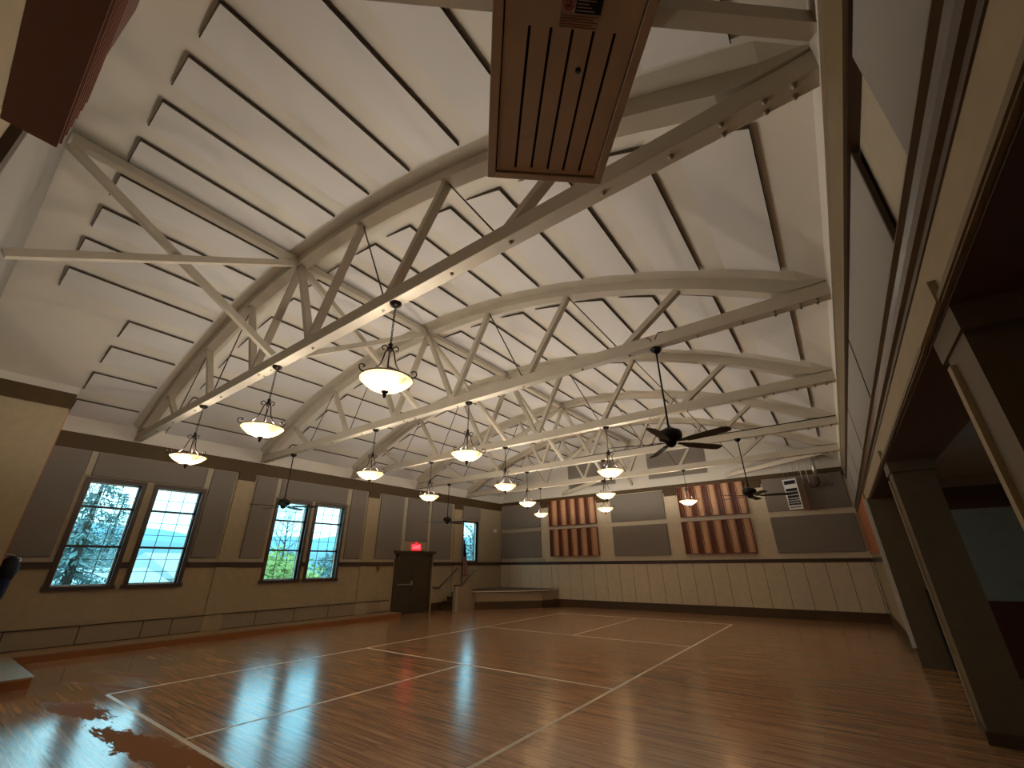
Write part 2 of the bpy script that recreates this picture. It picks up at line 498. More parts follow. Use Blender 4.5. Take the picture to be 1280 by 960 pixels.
# stepped moulding on the beam
prof = [(7.13, 3.44), (7.02, 3.44), (7.01, 3.405), (7.035, 3.39), (7.05, 3.36), (7.045, 3.315), (7.02, 3.29), (7.03, 3.26), (7.055, 3.25), (7.06, 3.225), (7.13, 3.22)]
mb = MB()
m_vs = [(x, YN, z) for x, z in prof] + [(x, YF, z) for x, z in prof]
k = len(prof)
mb.add(m_vs, [(i, (i + 1) % k, k + (i + 1) % k, k + i) for i in range(k)] + [tuple(range(k)), tuple(range(2 * k - 1, k - 1, -1))])
S('trim_5', mb, 'moulding')
# tan cornice box under the vault on the column side
S('trim_6', MB().box(XR, 7.3, YN, YF - 0.03, 4.39, 4.77), 'tan_trim')
S('trim_7', MB().box(XR + 0.02, 7.3, YN, YF - 0.03, 4.374, 4.392), 'trim_dark')
S('trim_8', MB().box(XR - 0.02, 7.3, YN, YF - 0.03, 4.77, 5.02), 'plaster')

# brown frieze on window wall and far wall, with blocks over the pilasters
PIL = [(-3.84, -3.36), (0.87, 1.36), (5.70, 6.20)]
mb = MB().box(XL, XL + 0.05, -8.0, YF, 4.41, 4.78)
for a, b in PIL: mb.box(XL, XL + 0.06, a, b, 4.19, 4.42)
S('trim_9', mb, 'frieze')
mb = MB().box(XL + 0.05, XR, YF - 0.05, YF, 4.64, 4.80)
for a, b in ((XL + 0.05, -7.95), (-5.46, -1.70), (0.76, 4.48), (6.98, XR)): mb.box(a, b, YF - 0.05, YF, 4.50, 4.65)
for a, b in ((-5.42, -5.05), (0.80, 1.30), (3.92, 4.44), (-2.36, -1.75)): mb.box(a, b, YF - 0.055, YF, 4.36, 4.51)
S('trim_10', mb, 'frieze')
# plaster fillet where vault meets the window wall
mb = MB().prism([(XL, 4.78), (XL + 0.06, 4.78), (XL + 0.26, vault(XL + 0.26) + 0.01), (XL, vault(XL) + 0.02)], -8.0, YF - 0.03, 'y')
S('trim_11', mb, 'plaster')
# shallow pilasters of the window wall
mb = MB()
for a, b in PIL: mb.box(XL, XL + 0.035, a, b, 0.16 if a < 2 else 0.29, 4.19)
S('trim_12', mb, 'beige')

# chair rail (stopping at the window casings)
mb = MB()
def rail_y(a, b):
    mb.box(XL, XL + 0.055, a, b, 1.735, 1.865); mb.box(XL, XL + 0.07, a, b, 1.845, 1.87)
rail_y(-8.0, -7.15); rail_y(-5.93, -5.79); rail_y(-4.56, -2.58); rail_y(-1.34, -1.24); rail_y(0.01, 2.36); rail_y(4.52, YF)
mb.box(XL, 7.07, YF - 0.035, YF, 1.735, 1.855); mb.box(XL, 7.07, YF - 0.05, YF, 1.84, 1.86)
mb.box(7.035, 7.07, 2.52, YF, 1.735, 1.855)
S('trim_13', mb, 'trim_dark')

# drab panelling low on the window wall, its joints, and the vertical board panelling of the far wall
mb = MB()
yy = -8.0
for w in (0.55, 1.16, 1.16, 0.60, 1.16, 0.9, 1.16, 1.16, 1.16, 0.9):
    e = min(yy + w, 2.33)
    mb.box(XL, XL + 0.02, yy + 0.012, e - 0.012, 0.155, 0.53); mb.box(XL, XL + 0.01, e - 0.012, e + 0.012, 0.155, 0.53, 1); yy = e
    if yy >= 2.33: break
mb.box(XL, XL + 0.04, -8.0, 2.33, 0.53, 0.552, 1).box(XL, XL + 0.03, -8.0, 2.33, 0.155, 0.175, 1)
S('baseboard_left', mb, ['wainscot', 'base_brown'])
mb = MB()
x = -4.6
while x < 7.0:
    e = min(x + 0.61, 7.05)
    mb.box(x + 0.008, e - 0.008, YF - 0.018, YF, 0.29, 1.735); mb.box(e - 0.008, e + 0.008, YF - 0.006, YF, 0.29, 1.735, 1); x += 0.61
x = XL
while x < -4.6:
    e = min(x + 0.61, -4.6)
    mb.box(x + 0.008, e - 0.008, YF - 0.018, YF, 0.72, 1.735); mb.box(e - 0.008, e + 0.008, YF - 0.006, YF, 0.72, 1.735, 1); x += 0.61
S('trim_14', mb, ['beige_far_lit', 'base_brown'])
mb = MB().box(-4.7, 7.06, YF - 0.03, YF, 0, 0.29).box(7.04, 7.07, 2.5, YF, 0, 0.29)
S('baseboard_far', mb, 'base_brown')
S('baseboard_right', MB().box(7.03, 7.055, 2.46, 2.9, 0, 0.285), 'base_brown')
S('trim_15', MB().box(XL, XL + 0.03, 4.55, 5.9, 0, 0.29), 'base_brown')

# columns of the arcade
def column(y0, y1, label):
    t = thing('arcade_column', label, 'column', (7.3, (y0 + y1) / 2, 0), 0, 'arcade columns')
    h = (y1 - y0) / 2
    MB().box(-0.2, 0.2, -h, h, 0.12, 2.95).build('shaft', 'column', t)
    MB().box(-0.225, 0.215, -h - 0.015, h + 0.015, 0, 0.12).build('base', 'base_brown', t)
    MB().box(-0.225, -0.2, h - 0.09, h - 0.02, 0.12, 2.74).build('edge_strip', 'beige', t)
    MB().box(-0.215, 0.24, -h - 0.05, h + 0.07, 2.80, 2.95).build('capital', 'column', t)
    MB().box(-0.265, -0.231, -h - 0.1, h + 0.13, 2.95, 3.075).build('cap_block', 'beige', t)
    return t
column(-6.35, -5.95, 'thick olive brown arcade column nearest the viewer, its capital high on the beam')
column(-1.90, -1.50, 'olive brown arcade column standing clear on the wood floor, second from the near end')
# end pier of the far wall part
t = thing('end_pier', 'flat olive grey pier closing the arcade, where the solid wall begins', 'column', (7.25, 2.40, 0))
MB().box(-0.26, 0.26, -0.05, 0.05, 0, 2.95).build('face', 'column', t)
MB().box(-0.30, -0.24, -0.06, 0.05, 0.29, 2.95).build('casing', 'white_cap', t)

# side aisle behind the columns
mb = MB()
wall_with_holes(YN, 2.6, 0, 3.3, [(-3.0, -2.2, 1.4, 2.6)], lambda a, b, z0, z1: mb.box(10.6, 10.9, a, b, z0, z1))  # opening for the added, unseen window
S('wall_aisle', mb, 'aisle_blue')
mb = MB().box(7.5, 10.6, 2.42, 2.6, 1.10, 2.64)
S('wall_aisle_end', mb, 'aisle_blue')
S('trim_16', MB().box(7.5, 10.6, 2.40, 2.6, 0, 1.10), 'aisle_red')
S('trim_17', MB().box(7.5, 10.6, 2.40, 2.6, 2.64, 3.05), 'soffit')
S('ceiling_aisle', MB().box(7.6, 10.9, YN, 2.6, 3.25, 3.4), 'aisle_ceiling')
S('trim_18', MB().box(7.6, 10.6, 2.40, 2.6, 3.05, 3.25), 'aisle_ceiling')
o = MB().box(-0.025, 0.025, -0.10, 0.10, 0.0, 1.28).box(-0.028, 0.028, -0.04, 0.04, 0.9, 1.0).build('leaning_board', 'black', bevel=0.01, loc=(7.42, 2.24, 0))
tag(o, 'black upright board standing against the end pier behind the column', 'board')

# near corner: boxed-out corner of the end wall with its own frieze
S('wall_corner', MB().box(XL, -7.0, YN, -8.0, 0, 5.42), 'beige')
S('trim_19', MB().box(-7.0, -6.96, YN, -7.99, 5.06, 5.41).box(XL, -7.0, -8.0, -7.975, 5.06, 5.41), 'frieze')
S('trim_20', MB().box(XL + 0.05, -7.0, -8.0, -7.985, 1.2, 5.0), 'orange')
S('trim_21', MB().box(XL, -6.96, YN, -7.975, 5.41, 5.60), 'plaster')
# rust orange strip low on the far end of the column wall
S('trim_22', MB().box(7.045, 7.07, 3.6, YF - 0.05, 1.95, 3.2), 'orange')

# low wooden ledge along the window wall, widening to a platform at the near corner
poly = [(XL, 2.35), (-7.27, 2.35), (-7.27, -7.33), (-4.57, -7.33), (-4.57, YN + 0.02), (-6.98, YN + 0.02), (-6.98, -7.97), (XL, -7.97)]
t = thing('wooden_ledge', 'low honey wood ledge with rust riser under the big windows', 'ledge', (0, 0, 0))
MB().prism(poly, 0.0, 0.125, 'z').build('riser', 'ledge_front', t)
poly2 = [(XL, 2.37), (-7.25, 2.37), (-7.25, -7.31), (-4.55, -7.31), (-4.55, YN + 0.02), (-6.98, YN + 0.02), (-6.98, -7.97), (XL, -7.97)]
MB().prism(poly2, 0.125, 0.155, 'z').build('deck', 'ledge_wood', t)

# ------------------------------------------------------------------ windows
def window(i, rows_low, rows_mid, rows_top, mids):
    y0, y1, z0, z1 = WIN[i]
    w = bpy.data.objects.new('window_%d' % i, None); COL.objects.link(w); w['kind'] = 'structure'
    w.location = (XL, (y0 + y1) / 2, z0)
    hw, h = (y1 - y0) / 2, z1 - z0
    c = 0.095
    mb = MB()
    mb.box(-0.27, 0.035, -hw - c, -hw, 0, h + c).box(-0.27, 0.035, hw, hw + c, 0, h + c)
    mb.box(-0.27, 0.035, -hw, hw, h, h + c)
    mb.box(-0.27, 0.06, -hw - c - 0.03, hw + c + 0.03, -0.085, 0)
    if i == 5:
        mb = MB().box(-0.27, 0.02, -hw - 0.05, -hw, 0, h + 0.05).box(-0.27, 0.02, hw, hw + 0.05, 0, h + 0.05).box(-0.27, 0.02, -hw, hw, h, h + 0.05).box(-0.27, 0.03, -hw - 0.05, hw + 0.05, -0.04, 0)
    MBo = mb.build('casing', 'trim_dark', w)
    mb = MB()
    f = 0.035
    mb.box(-0.17, -0.12, -hw, -hw + f, 0, h).box(-0.17, -0.12, hw - f, hw, 0, h).box(-0.17, -0.12, -hw + f, hw - f, 0, f).box(-0.17, -0.12, -hw + f, hw - f, h - f, h)
    mb.build('sash', 'white_metal', w)
    mb = MB()
    for zm in mids: mb.box(-0.175, -0.11, -hw, hw, zm - z0 - 0.025, zm - z0 + 0.025)
    if mids: mb.build('transom_bar', 'trim_dark', w)
    mb = MB()
    for k in (1, 2):
        yv = -hw + 2 * hw * k / 3
        mb.box(-0.152, -0.138, yv - 0.007, yv + 0.007, f, h - f)
    edges = [z0] + list(mids) + [z1]
    for (za, zb), r in zip(zip(edges, edges[1:]), (rows_low, rows_mid, rows_top)):
        for k in range(1, r):
            zz = za + (zb - za) * k / r - z0
            mb.box(-0.152, -0.138, -hw + f, hw - f, zz - 0.006, zz + 0.006)
    mb.build('muntin_grid', 'trim_dark', w)
    MB().box(-0.147, -0.143, -hw + 0.01, hw - 0.01, 0.01, h - 0.01).build('pane', 'glass', w)
    # daylight portal in the opening
    ld = bpy.data.lights.new('daylight_portal', 'AREA'); ld.shape = 'RECTANGLE'; ld.size = h; ld.size_y = 2 * hw
    ld.cycles.is_portal = True
    lo = bpy.data.objects.new('daylight_portal', ld); COL.objects.link(lo); lo.parent = w
    lo.location = (-0.26, 0, h / 2); lo.rotation_euler = (0, -PI / 2, 0)
w6 = bpy.data.objects.new('window_6', None); COL.objects.link(w6); w6['kind'] = 'structure'; w6.location = (10.6, -2.6, 1.6)  # unseen window, added to bring daylight onto the aisle end wall
MB().box(-0.03, 0.3, -0.48, -0.4, -0.08, 1.08).box(-0.03, 0.3, 0.4, 0.48, -0.08, 1.08).box(-0.03, 0.3, -0.4, 0.4, 1.0, 1.08).box(-0.03, 0.3, -0.4, 0.4, -0.08, 0).box(0.12, 0.17, -0.025, 0.025, 0, 1.0).build('casing', 'trim_dark', w6)
MB().box(0.143, 0.147, -0.4, 0.4, 0, 1.0).build('pane', 'glass', w6)
ld = bpy.data.lights.new('daylight_portal', 'AREA'); ld.shape = 'RECTANGLE'; ld.size = 1.0; ld.size_y = 0.8; ld.cycles.is_portal = True
lo = bpy.data.objects.new('daylight_portal', ld); COL.objects.link(lo); lo.parent = w6; lo.location = (0.28, 0, 0.5); lo.rotation_euler = (0, PI / 2, 0)
for i in (1, 2, 3, 4): window(i, 3, 3, 2, (2.22, 3.12))
window(5, 5, 0, 0, ())

# ------------------------------------------------------------------ exit door
d = bpy.data.objects.new('door_1', None); COL.objects.link(d); d['kind'] = 'structure'; d.location = (XL, 3.43, 0)
mb = MB().box(0, 0.06, -0.98, -0.86, 0, 2.15).box(0, 0.06, 0.86, 0.98, 0, 2.15).box(0, 0.06, -0.98, 0.98, 2.05, 2.17)
mb.box(0, 0.12, -1.06, 1.06, 2.17, 2.22).box(0, 0.16, -1.10, 1.10, 2.22, 2.29)
mb.build('casing', 'door_olive', d)
MB().box(0, 0.035, -0.86, -0.004, 0.01, 2.05).build('door_leaf', 'door_olive', d)
MB().box(0, 0.035, 0.004, 0.86, 0.01, 2.05).build('door_leaf', 'door_olive', d)
MB().box(0.035, 0.10, -0.84, -0.74, 1.0, 1.08).box(0.035, 0.10, -0.14, -0.06, 1.0, 1.18).box(0.07, 0.11, -0.84, -0.06, 1.02, 1.07).build('panic_bar', 'steel', d, bevel=0.008)

# ------------------------------------------------------------------ text helper
def text_mesh(name, body, size, mat, parent, loc, rot, depth=0.004):
    cu = bpy.data.curves.new(name, 'FONT'); cu.body = body; cu.size = size; cu.extrude = depth
    cu.align_x = 'CENTER'; cu.align_y = 'CENTER'
    to = bpy.data.objects.new(name, cu); COL.objects.link(to)
    dg = bpy.context.evaluated_depsgraph_get()
    me = bpy.data.meshes.new_from_object(to.evaluated_get(dg))
    bpy.data.objects.remove(to)
    me.materials.clear(); me.materials.append(M[mat])
    o = bpy.data.objects.new(name, me); COL.objects.link(o)
    o.parent = parent; o.location = loc; o.rotation_euler = rot
    return o

t = thing('exit_sign', 'glowing red EXIT sign above the dark double doors', 'sign', (XL, 3.46, 2.31))
MB().box(0.0, 0.07, -0.24, 0.24, 0.0, 0.26).build('housing', 'exit_face', t, bevel=0.008)
text_mesh('letters', 'EXIT', 0.20, 'exit_red', t, (0.074, 0, 0.13), (PI / 2, 0, PI / 2))
for s in (-1, 1):
    MB().lathe([(0.0, 0.0), (0.045, 0.01), (0.055, 0.06), (0.03, 0.085), (0.0, 0.09)], (0.05, s * 0.285, 0.03), 12).build('emergency_lamp', 'lampglass', t)
MB().lathe([(0, 0), (0.055, 0), (0.055, 0.035), (0.03, 0.07), (0, 0.07)], (0.05, 0.0, 0.26), 12).build('top_canopy', 'exit_face', t)

# ------------------------------------------------------------------ acoustic panels
def wall_panel(name, x0, x1, y0, y1, z0, z1, mat, label, group, frame=None):
    cx, cy = (x0 + x1) / 2, (y0 + y1) / 2
    o = MB().box(x0 - cx, x1 - cx, y0 - cy, y1 - cy, 0, z1 - z0).build(name, mat, bevel=0.01, loc=(cx, cy, z0))
    return tag(o, label, 'acoustic panel', group)
G = 'grey fabric panels on the window wall'
P = XL + 0.05
def LP(y0, y1, z0, z1, lab):
    wall_panel('acoustic_panel', XL, P, y0, y1, z0, z1, 'fabric', lab, G)
LP(-7.96, -7.22, 1.98, 4.39, 'grey fabric panel between the near corner and the first window')
LP(-7.08, -4.69, 3.82, 4.39, 'wide grey fabric panel over the near pair of windows')
LP(-4.53, -3.91, 1.98, 4.39, 'tall grey fabric panel just beyond the near pair of windows')
LP(-3.29, -2.66, 1.98, 4.39, 'narrow grey fabric panel just before the second pair of windows')
LP(-2.52, -0.06, 3.82, 4.39, 'wide grey fabric panel over the second pair of windows')
LP(0.13, 0.78, 1.98, 4.39, 'narrow grey fabric panel just beyond the second pair of windows')
LP(1.46, 2.64, 1.98, 4.39, 'tall grey fabric panel before the exit door, next to a pilaster')
LP(2.84, 4.05, 2.68, 4.39, 'grey fabric panel directly above the exit sign and doors')
LP(4.22, 5.52, 1.98, 4.39, 'tall grey fabric panel between exit door and far narrow window')
LP(6.27, 7.56, 3.78, 4.39, 'short grey fabric panel above the narrow window near the stage')
mb = MB()
for a, b in ((-7.22, -7.08), (-4.69, -4.53), (-2.66, -2.52), (-0.06, 0.13), (2.64, 2.84), (4.05, 4.22)):
    mb.box(XL, XL + 0.03, a + 0.01, b - 0.01, 1.90 if a > 1 and a < 2.7 else 3.82, 4.40)
mb.box(XL, XL + 0.03, 4.06, 4.21, 2.3, 3.82)
for a, b in ((-8.0, -7.15), (-4.56, -2.58), (0.01, 5.66)):
    if a < 1: mb.box(XL, XL + 0.03, a, b if b < 5 else 2.36, 1.87, 1.96)
mb.box(XL, XL + 0.03, 4.52, 5.66, 1.87, 1.96)
S('trim_23', mb, 'beige_light')

G = 'grey fabric panels on the far wall'
def FP(x0, x1, z0, z1, lab): wall_panel('acoustic_panel', x0, x1, YF - 0.080, YF - 0.021, z0, z1, 'fabric', lab, G)
FP(-7.93, -5.48, 3.46, 4.62, 'upper grey fabric panel on the far wall above the corner stage')
FP(-7.93, -5.48, 2.07, 3.28, 'lower grey fabric panel above the corner stage, catching window light')
FP(-1.68, 0.74, 3.45, 4.60, 'upper grey fabric panel on the far wall between the two striped wood pairs')
FP(-1.68, 0.74, 2.06, 3.27, 'lower grey fabric panel on the far wall between the two striped wood pairs')
FP(4.50, 6.96, 3.45, 4.62, 'upper grey fabric panel behind the white unit heater')
FP(4.50, 6.96, 2.06, 3.26, 'lower grey fabric panel on the far wall below the white unit heater')
S('trim_24', MB().box(-8.0, -5.44, YF - 0.025, YF, 3.29, 3.45).box(-8.0, -7.95, YF - 0.025, YF, 1.9, 4.5).box(-8.0, -5.3, YF - 0.025, YF, 1.87, 2.0), 'beige_light')

# dark fabric panels in the far gable
for (a, b, lab) in ((-3.74, -1.30, 'dark fabric panel high in the far gable, on the window side'), (0.27, 2.70, 'dark fabric panel high in the far gable, on the column side')):
    wall_panel('acoustic_panel', a, b, YF - 0.085, YF - 0.052, 5.14, 6.25, 'fabric', lab, 'dark panels in the far gable')

# pale panels above the arcade
G = 'pale panels above the arcade'
for (a, b, lab) in ((-9.60, -6.87, 'pale fabric panel above the arcade nearest the viewer, before the bare strip'),
                    (-6.10, -2.86, 'pale fabric panel above the arcade beyond the bare strip, second from the near end'),
                    (-2.76, 0.34, 'pale fabric panel above the arcade, third from the near end'),
                    (0.44, 3.46, 'pale fabric panel above the arcade, fourth from the near end'),
                    (3.56, 6.4, 'pale fabric panel above the arcade, fifth from the near end'),
                    (6.5, 9.25, 'pale fabric panel above the arcade in the far corner')):
    t = thing('acoustic_panel', lab, 'acoustic panel', (XW - 0.021, (a + b) / 2, 3.46), 0, G)
    h = (b - a) / 2
    MB().box(-0.03, -0.008, -h, h, 0, 0.905).build('fabric_face', 'fabric_pale', t)
    MB().box(-0.03, 0.0, -h - 0.03, -h - 0.001, 0, 0.905).build('edge_strip', 'panel_edge', t)  # dark strip painted as the panel's shaded near side
    MB().box(-0.008, 0.0, -h, h, 0.0, 0.905).build('backing', 'panel_edge', t)

# near wall: grey panel with dark edge strip, and the brown stage header
t = thing('acoustic_panel', 'pale grey panel high on the near end wall beside the brown header', 'acoustic panel', (-1.0, YN, 3.3), 0, 'near wall panels')
pp = [(-5.6, 0.0), (3.22, 0.0)] + [(u, vault(u - 1.0) - 3.34) for u in [3.22 - 8.82 * q / 24 for q in range(25)]]
MB().prism(pp, 0.002, 0.05, 'y').build('fabric_face', 'fabric_pale', t)
MB().box(3.22, 3.42, 0, 0.06, 0, 1.9).build('edge_strip', 'trim_dark', t)
t = thing('stage_header', 'maroon brown slatted header box high on the near end wall', 'header', (2.77, YN + 0.002, 4.32))
MB().box(0, 3.6, 0, 0.25, 0, 0.03).build('soffit_board', 'header', t)
pf = [(0, 0.03), (3.6, 0.03), (3.6, 2.0), (0.7, 2.2), (0.03, 1.75)]
MB().box(0, 3.6, 0.22, 0.25, 0.03, 0.5).box(0.0, 3.6, 0.2, 0.22, 0.4, 1.6).build('front_board', 'header', t)
mb = MB()
for k in range(6): mb.box(0.02, 3.6, 0.25, 0.262 , 0.03 + k * 0.085, 0.045 + k * 0.085)
mb.build('slats', 'header_slat', t)

# ------------------------------------------------------------------ cedar slat diffusers
def diffuser(name, x0, z0, label):
    W, Hh = 2.50, 1.18
    t = thing(name, label, 'sound diffuser', (x0, YF - 0.022, z0), 0, 'striped cedar diffusers on the far wall')
    MB().box(0, W, -0.03, 0, 0, Hh).build('back_board', 'red_wood', t)
    MB().box(0, W, -0.16, -0.03, -0.015, 0.005).box(0, W, -0.16, -0.03, Hh - 0.005, Hh + 0.015).build('end_caps', 'red_wood', t)
    light, dark = MB(), MB()
    n = 5
    for k in range(n):
        b = W * k / n
        u = W / n
        for f0, f1, d in ((0, 0.022, 0.15), (0.022, 0.07, 0.05), (0.07, 0.09, 0.14), (0.09, 0.15, 0.075), (0.15, 0.17, 0.14), (0.17, 0.215, 0.05)):
            dark.box(b + f0, b + f1, -d, -0.03, 0, Hh)
        for f0, f1, d in ((0.215, 0.24, 0.155), (0.262, 0.43, 0.125), (0.452, 0.477, 0.155)):
            light.box(b + f0, b + f1, -d, -0.03, 0, Hh)
        for f0, f1, d in ((0.24, 0.262, 0.05), (0.43, 0.452, 0.05), (0.477, 0.5, 0.06)):
            dark.box(b + f0, b + f1, -d, -0.03, 0, Hh)
    light.build('slats', 'tan_wood', t); dark.build('slats', 'red_wood', t)
diffuser('wood_diffuser', -4.92, 3.46, 'upper striped cedar diffuser nearer the corner stage')
diffuser('wood_diffuser', -4.90, 2.10, 'lower striped cedar diffuser nearer the corner stage')
diffuser('wood_diffuser', 1.37, 3.46, 'upper striped cedar diffuser nearer the white unit heater, behind a pendant')
diffuser('wood_diffuser', 1.36, 2.09, 'lower striped cedar diffuser nearer the white unit heater')

# ------------------------------------------------------------------ ceiling panels (countable, one object each)
BAYS = [(YN, TY[0])] + list(zip(TY, TY[1:])) + [(TY[-1], YF)]
BAYN = ['vault bay before the first truss', 'vault between first and second truss', 'vault between second and third truss',
        'vault between third and fourth truss', 'vault between fourth and fifth truss', 'vault bay before the far gable']
mesh_cache = {}
def ceil_panel(kx, ya, yb, label):
    xe = 0.12 + 0.923 * kx
    xa, L = xe - 0.60, yb - ya
    key = (kx, round(L, 3))
    if key not in mesh_cache:
        mb = MB()
        # lower face sits 5 cm under the plaster, dark edges carry the shade of the gap
        za, zb = vault(xa) - 0.027, vault(xe) - 0.062
        mid = ((xa + xe) / 2)
        zm = vault(mid) - 0.046
        for (u, v, zu, zv) in ((xa, mid, za, zm), (mid, xe, zm, zb)):
            F6 = [(0, 1, 2, 3), (4, 5, 6, 7), (0, 1, 5, 4), (1, 2, 6, 5), (2, 3, 7, 6), (3, 0, 4, 7)]
            quad = [(u - xe, 0), (v - xe, 0), (v - xe, L), (u - xe, L)]
            lowz = [zu, zv, zv, zu]
            ru, rv = vault(u) - 0.021, vault(v) - 0.021
            rz = [ru, rv, rv, ru]
            mz = [min(p + 0.006, q) for p, q in zip(lowz, rz)]
            mb.add([q + (z,) for q, z in zip(quad, lowz)] + [q + (z,) for q, z in zip(quad, mz)], F6, 0)
            mb.add([q + (z,) for q, z in zip(quad, mz)] + [q + (z,) for q, z in zip(quad, rz)], F6, 1)
        for (u, v, zu, zv) in ((xa, mid, za, zm), (mid, xe, zm, zb)):  # flat dark strips drawn as the shadow gap
            ru, rv = vault(u) - 0.021, vault(v) - 0.021
            q = [(u - xe, -0.013), (v - xe, -0.013), (v - xe, 0), (u - xe, 0)]
            mb.add([p + (z,) for p, z in zip(q, (zu, zv, zv, zu))] + [p + (z,) for p, z in zip(q, (ru, rv, rv, ru))], F6, 1)
        ru = vault(xe) - 0.021
        q = [(0, -0.013), (0.010, -0.013), (0.010, L), (0, L)]
        mb.add([p + (zb + 0.012,) for p in q] + [p + (ru - 0.001,) for p in q], F6, 1)
        o = mb.build('vault_panel', ['ceil_panel', 'panel_edge'])
        mesh_cache[key] = o
    else:
        o = mesh_cache[key].copy(); COL.objects.link(o)
    o.location = (xe, ya, 0)
    tag(o, label, 'ceiling panel', 'vault panels ' + label.split(', ')[-1])
ROWN = {}
ks = list(range(-8, 8))
for bi, (a, b) in enumerate(BAYS):
    for j, kx in enumerate(ks):
        ya = -9.05 if bi == 0 else a + 0.49; yb = b - (0.30 if bi < 5 else 0.35)
        if bi == 0 and kx <= -5: ya = -7.92
        kk = kx
        side = ('%s from the window wall' % ORD[j]) if j < 8 else ('%s from the column side' % ORD[15 - j])
        ceil_panel(kk, ya, yb, 'white panel, %s, %s' % (side, BAYN[bi]))

# ------------------------------------------------------------------ roof trusses
def make_truss():
    t = thing('roof_truss', '', 'roof truss', (XC, TY[0], 4.80), 0, 'cream bowstring trusses')
    xl, xr = XL - XC, XR - XC
    low = lambda x: max(6.88 - (14.0 - math.sqrt(196.0 - x * x)), 5.0) - 4.80
    MB().box(xl, xr, -0.08, 0.08, 0.0, 0.19).build('bottom_chord', 'truss', t, bevel=0.008)
    mb = MB()
    n = 48
    sec = lambda x: [(-0.26, max(vault(x + XC) - 4.80 + 0.01, low(x) + 0.05)), (-0.11, max(vault(x + XC) - 4.80 - 0.075, low(x) + 0.03)), (-0.10, low(x)), (0.10, low(x)), (0.11, max(vault(x + XC) - 4.80 - 0.075, low(x) + 0.03)), (0.26, max(vault(x + XC) - 4.80 + 0.01, low(x) + 0.05))]
    vs = []
    for i in range(n + 1):
        x = xl + (xr - xl) * i / n
        vs += [(x, y, z) for y, z in sec(x)]
    fs = []
    for i in range(n):
        for k in range(6):
            fs.append((i * 6 + k, i * 6 + (k + 1) % 6, (i + 1) * 6 + (k + 1) % 6, (i + 1) * 6 + k))
    fs += [tuple(range(6)), tuple(range(n * 6 + 5, n * 6 - 1, -1))]
    mb.add(vs, fs, 0)
    mb.build('top_chord', 'truss', t)
    # struts lean from each top joint down towards midspan, thin rods the other way
    for s in (-1, 1):
        for k in range(4):
            xt, xb = s * 1.92 * k, s * (0.95 if k == 0 else 1.92 * k - 0.97)
            MB().beam((xt, 0, low(xt) + 0.02), (xb, 0, 0.15), 0.085, 0.11, (0, 1, 0)).build('strut', 'truss', t)
            if k in (1, 2):
                xo = s * (1.92 * k + 0.86)
                MB().tube([(xt, 0, low(xt) + 0.02), (xo, 0, 0.17)], 0.011, 6).build('tie_rod', 'trim_dark', t)
    for x, pair in ((-7.2, 1), (-6.9, 1), (-5.9, 0), (-4.8, 0), (-3.5, 0), (-2.2, 0), (-0.55, 1), (-0.2, 0), (1.1, 0), (2.79, 0), (4.02, 0), (4.86, 0), (5.9, 0), (6.5, 0), (6.89, 1), (7.18, 1), (7.36, 1)):
        for yy in ((-0.045, 0.05) if pair else (0.0,)):
            MB().lathe([(0, 0.0), (0.023, 0.0), (0.023, -0.01), (0.011, -0.01), (0.011, -0.03), (0, -0.03)], (x, yy, 0), 8).build('bolt', 'bolt_metal', t)
    return t
TL = ['cream bowstring roof truss nearest the viewer, filling the upper picture', 'cream bowstring roof truss, second from the near end wall',
      'cream bowstring roof truss at the middle of the hall', 'cream bowstring roof truss, second from the far wall', 'cream bowstring roof truss closest to the far wall']
tr0 = make_truss(); tr0['label'] = TL[0]
for i in range(1, 5): copy_tree(tr0, loc=(XC, TY[i], 4.80), label=TL[i])

# cross braces in line with the ridge, bay by bay
BL = ['from the near end wall to the first truss', 'joining the first and second trusses', 'joining the second and third trusses',
      'joining the third and fourth trusses', 'joining the fourth and fifth trusses', 'from the fifth truss to the far gable']
for i, (a, b) in enumerate(BAYS):
    t = thing('cross_brace', 'cream timber cross brace under the ridge ' + BL[i], 'roof brace', (XC, a, 4.80), 0, 'ridge cross braces')
    L = b - a
    e0 = 0.09 if i == 0 else 0.10
    e1 = L - (0.03 if i == 5 else 0.10)
    MB().beam((0.05, e0, 0.20), (0.05, e1, 2.06), 0.09, 0.10).build('diagonal', 'truss', t)
    MB().beam((-0.05, e0, 2.06), (-0.05, e1, 0.20), 0.09, 0.10).build('diagonal', 'truss', t)
    MB().beam((0, e0, 2.125), (0, e1, 2.125), 0.14, 0.12).build('ridge_strut', 'truss', t)
# flat wind braces at chord level
def wind(a, b, lab):
    a, b = Vector(a), Vector(b)
    o = MB().beam((0, 0, 0), b - a, 0.10, 0.14).build('wind_brace', 'truss', loc=a)
    tag(o, lab, 'roof brace', 'level wind braces')
wind((7.00, -6.80, 4.87), (4.06, -9.36, 4.87), 'level cream brace from the near truss end to the near end wall')
wind((6.95, 6.65, 4.92), (3.35, YF - 0.06, 4.92), 'level cream brace from the far truss end to the far wall, over the heater')
wind((-0.6, 6.55, 4.92), (-4.1, YF - 0.06, 4.92), 'level cream brace from the middle of the far truss to the far wall')

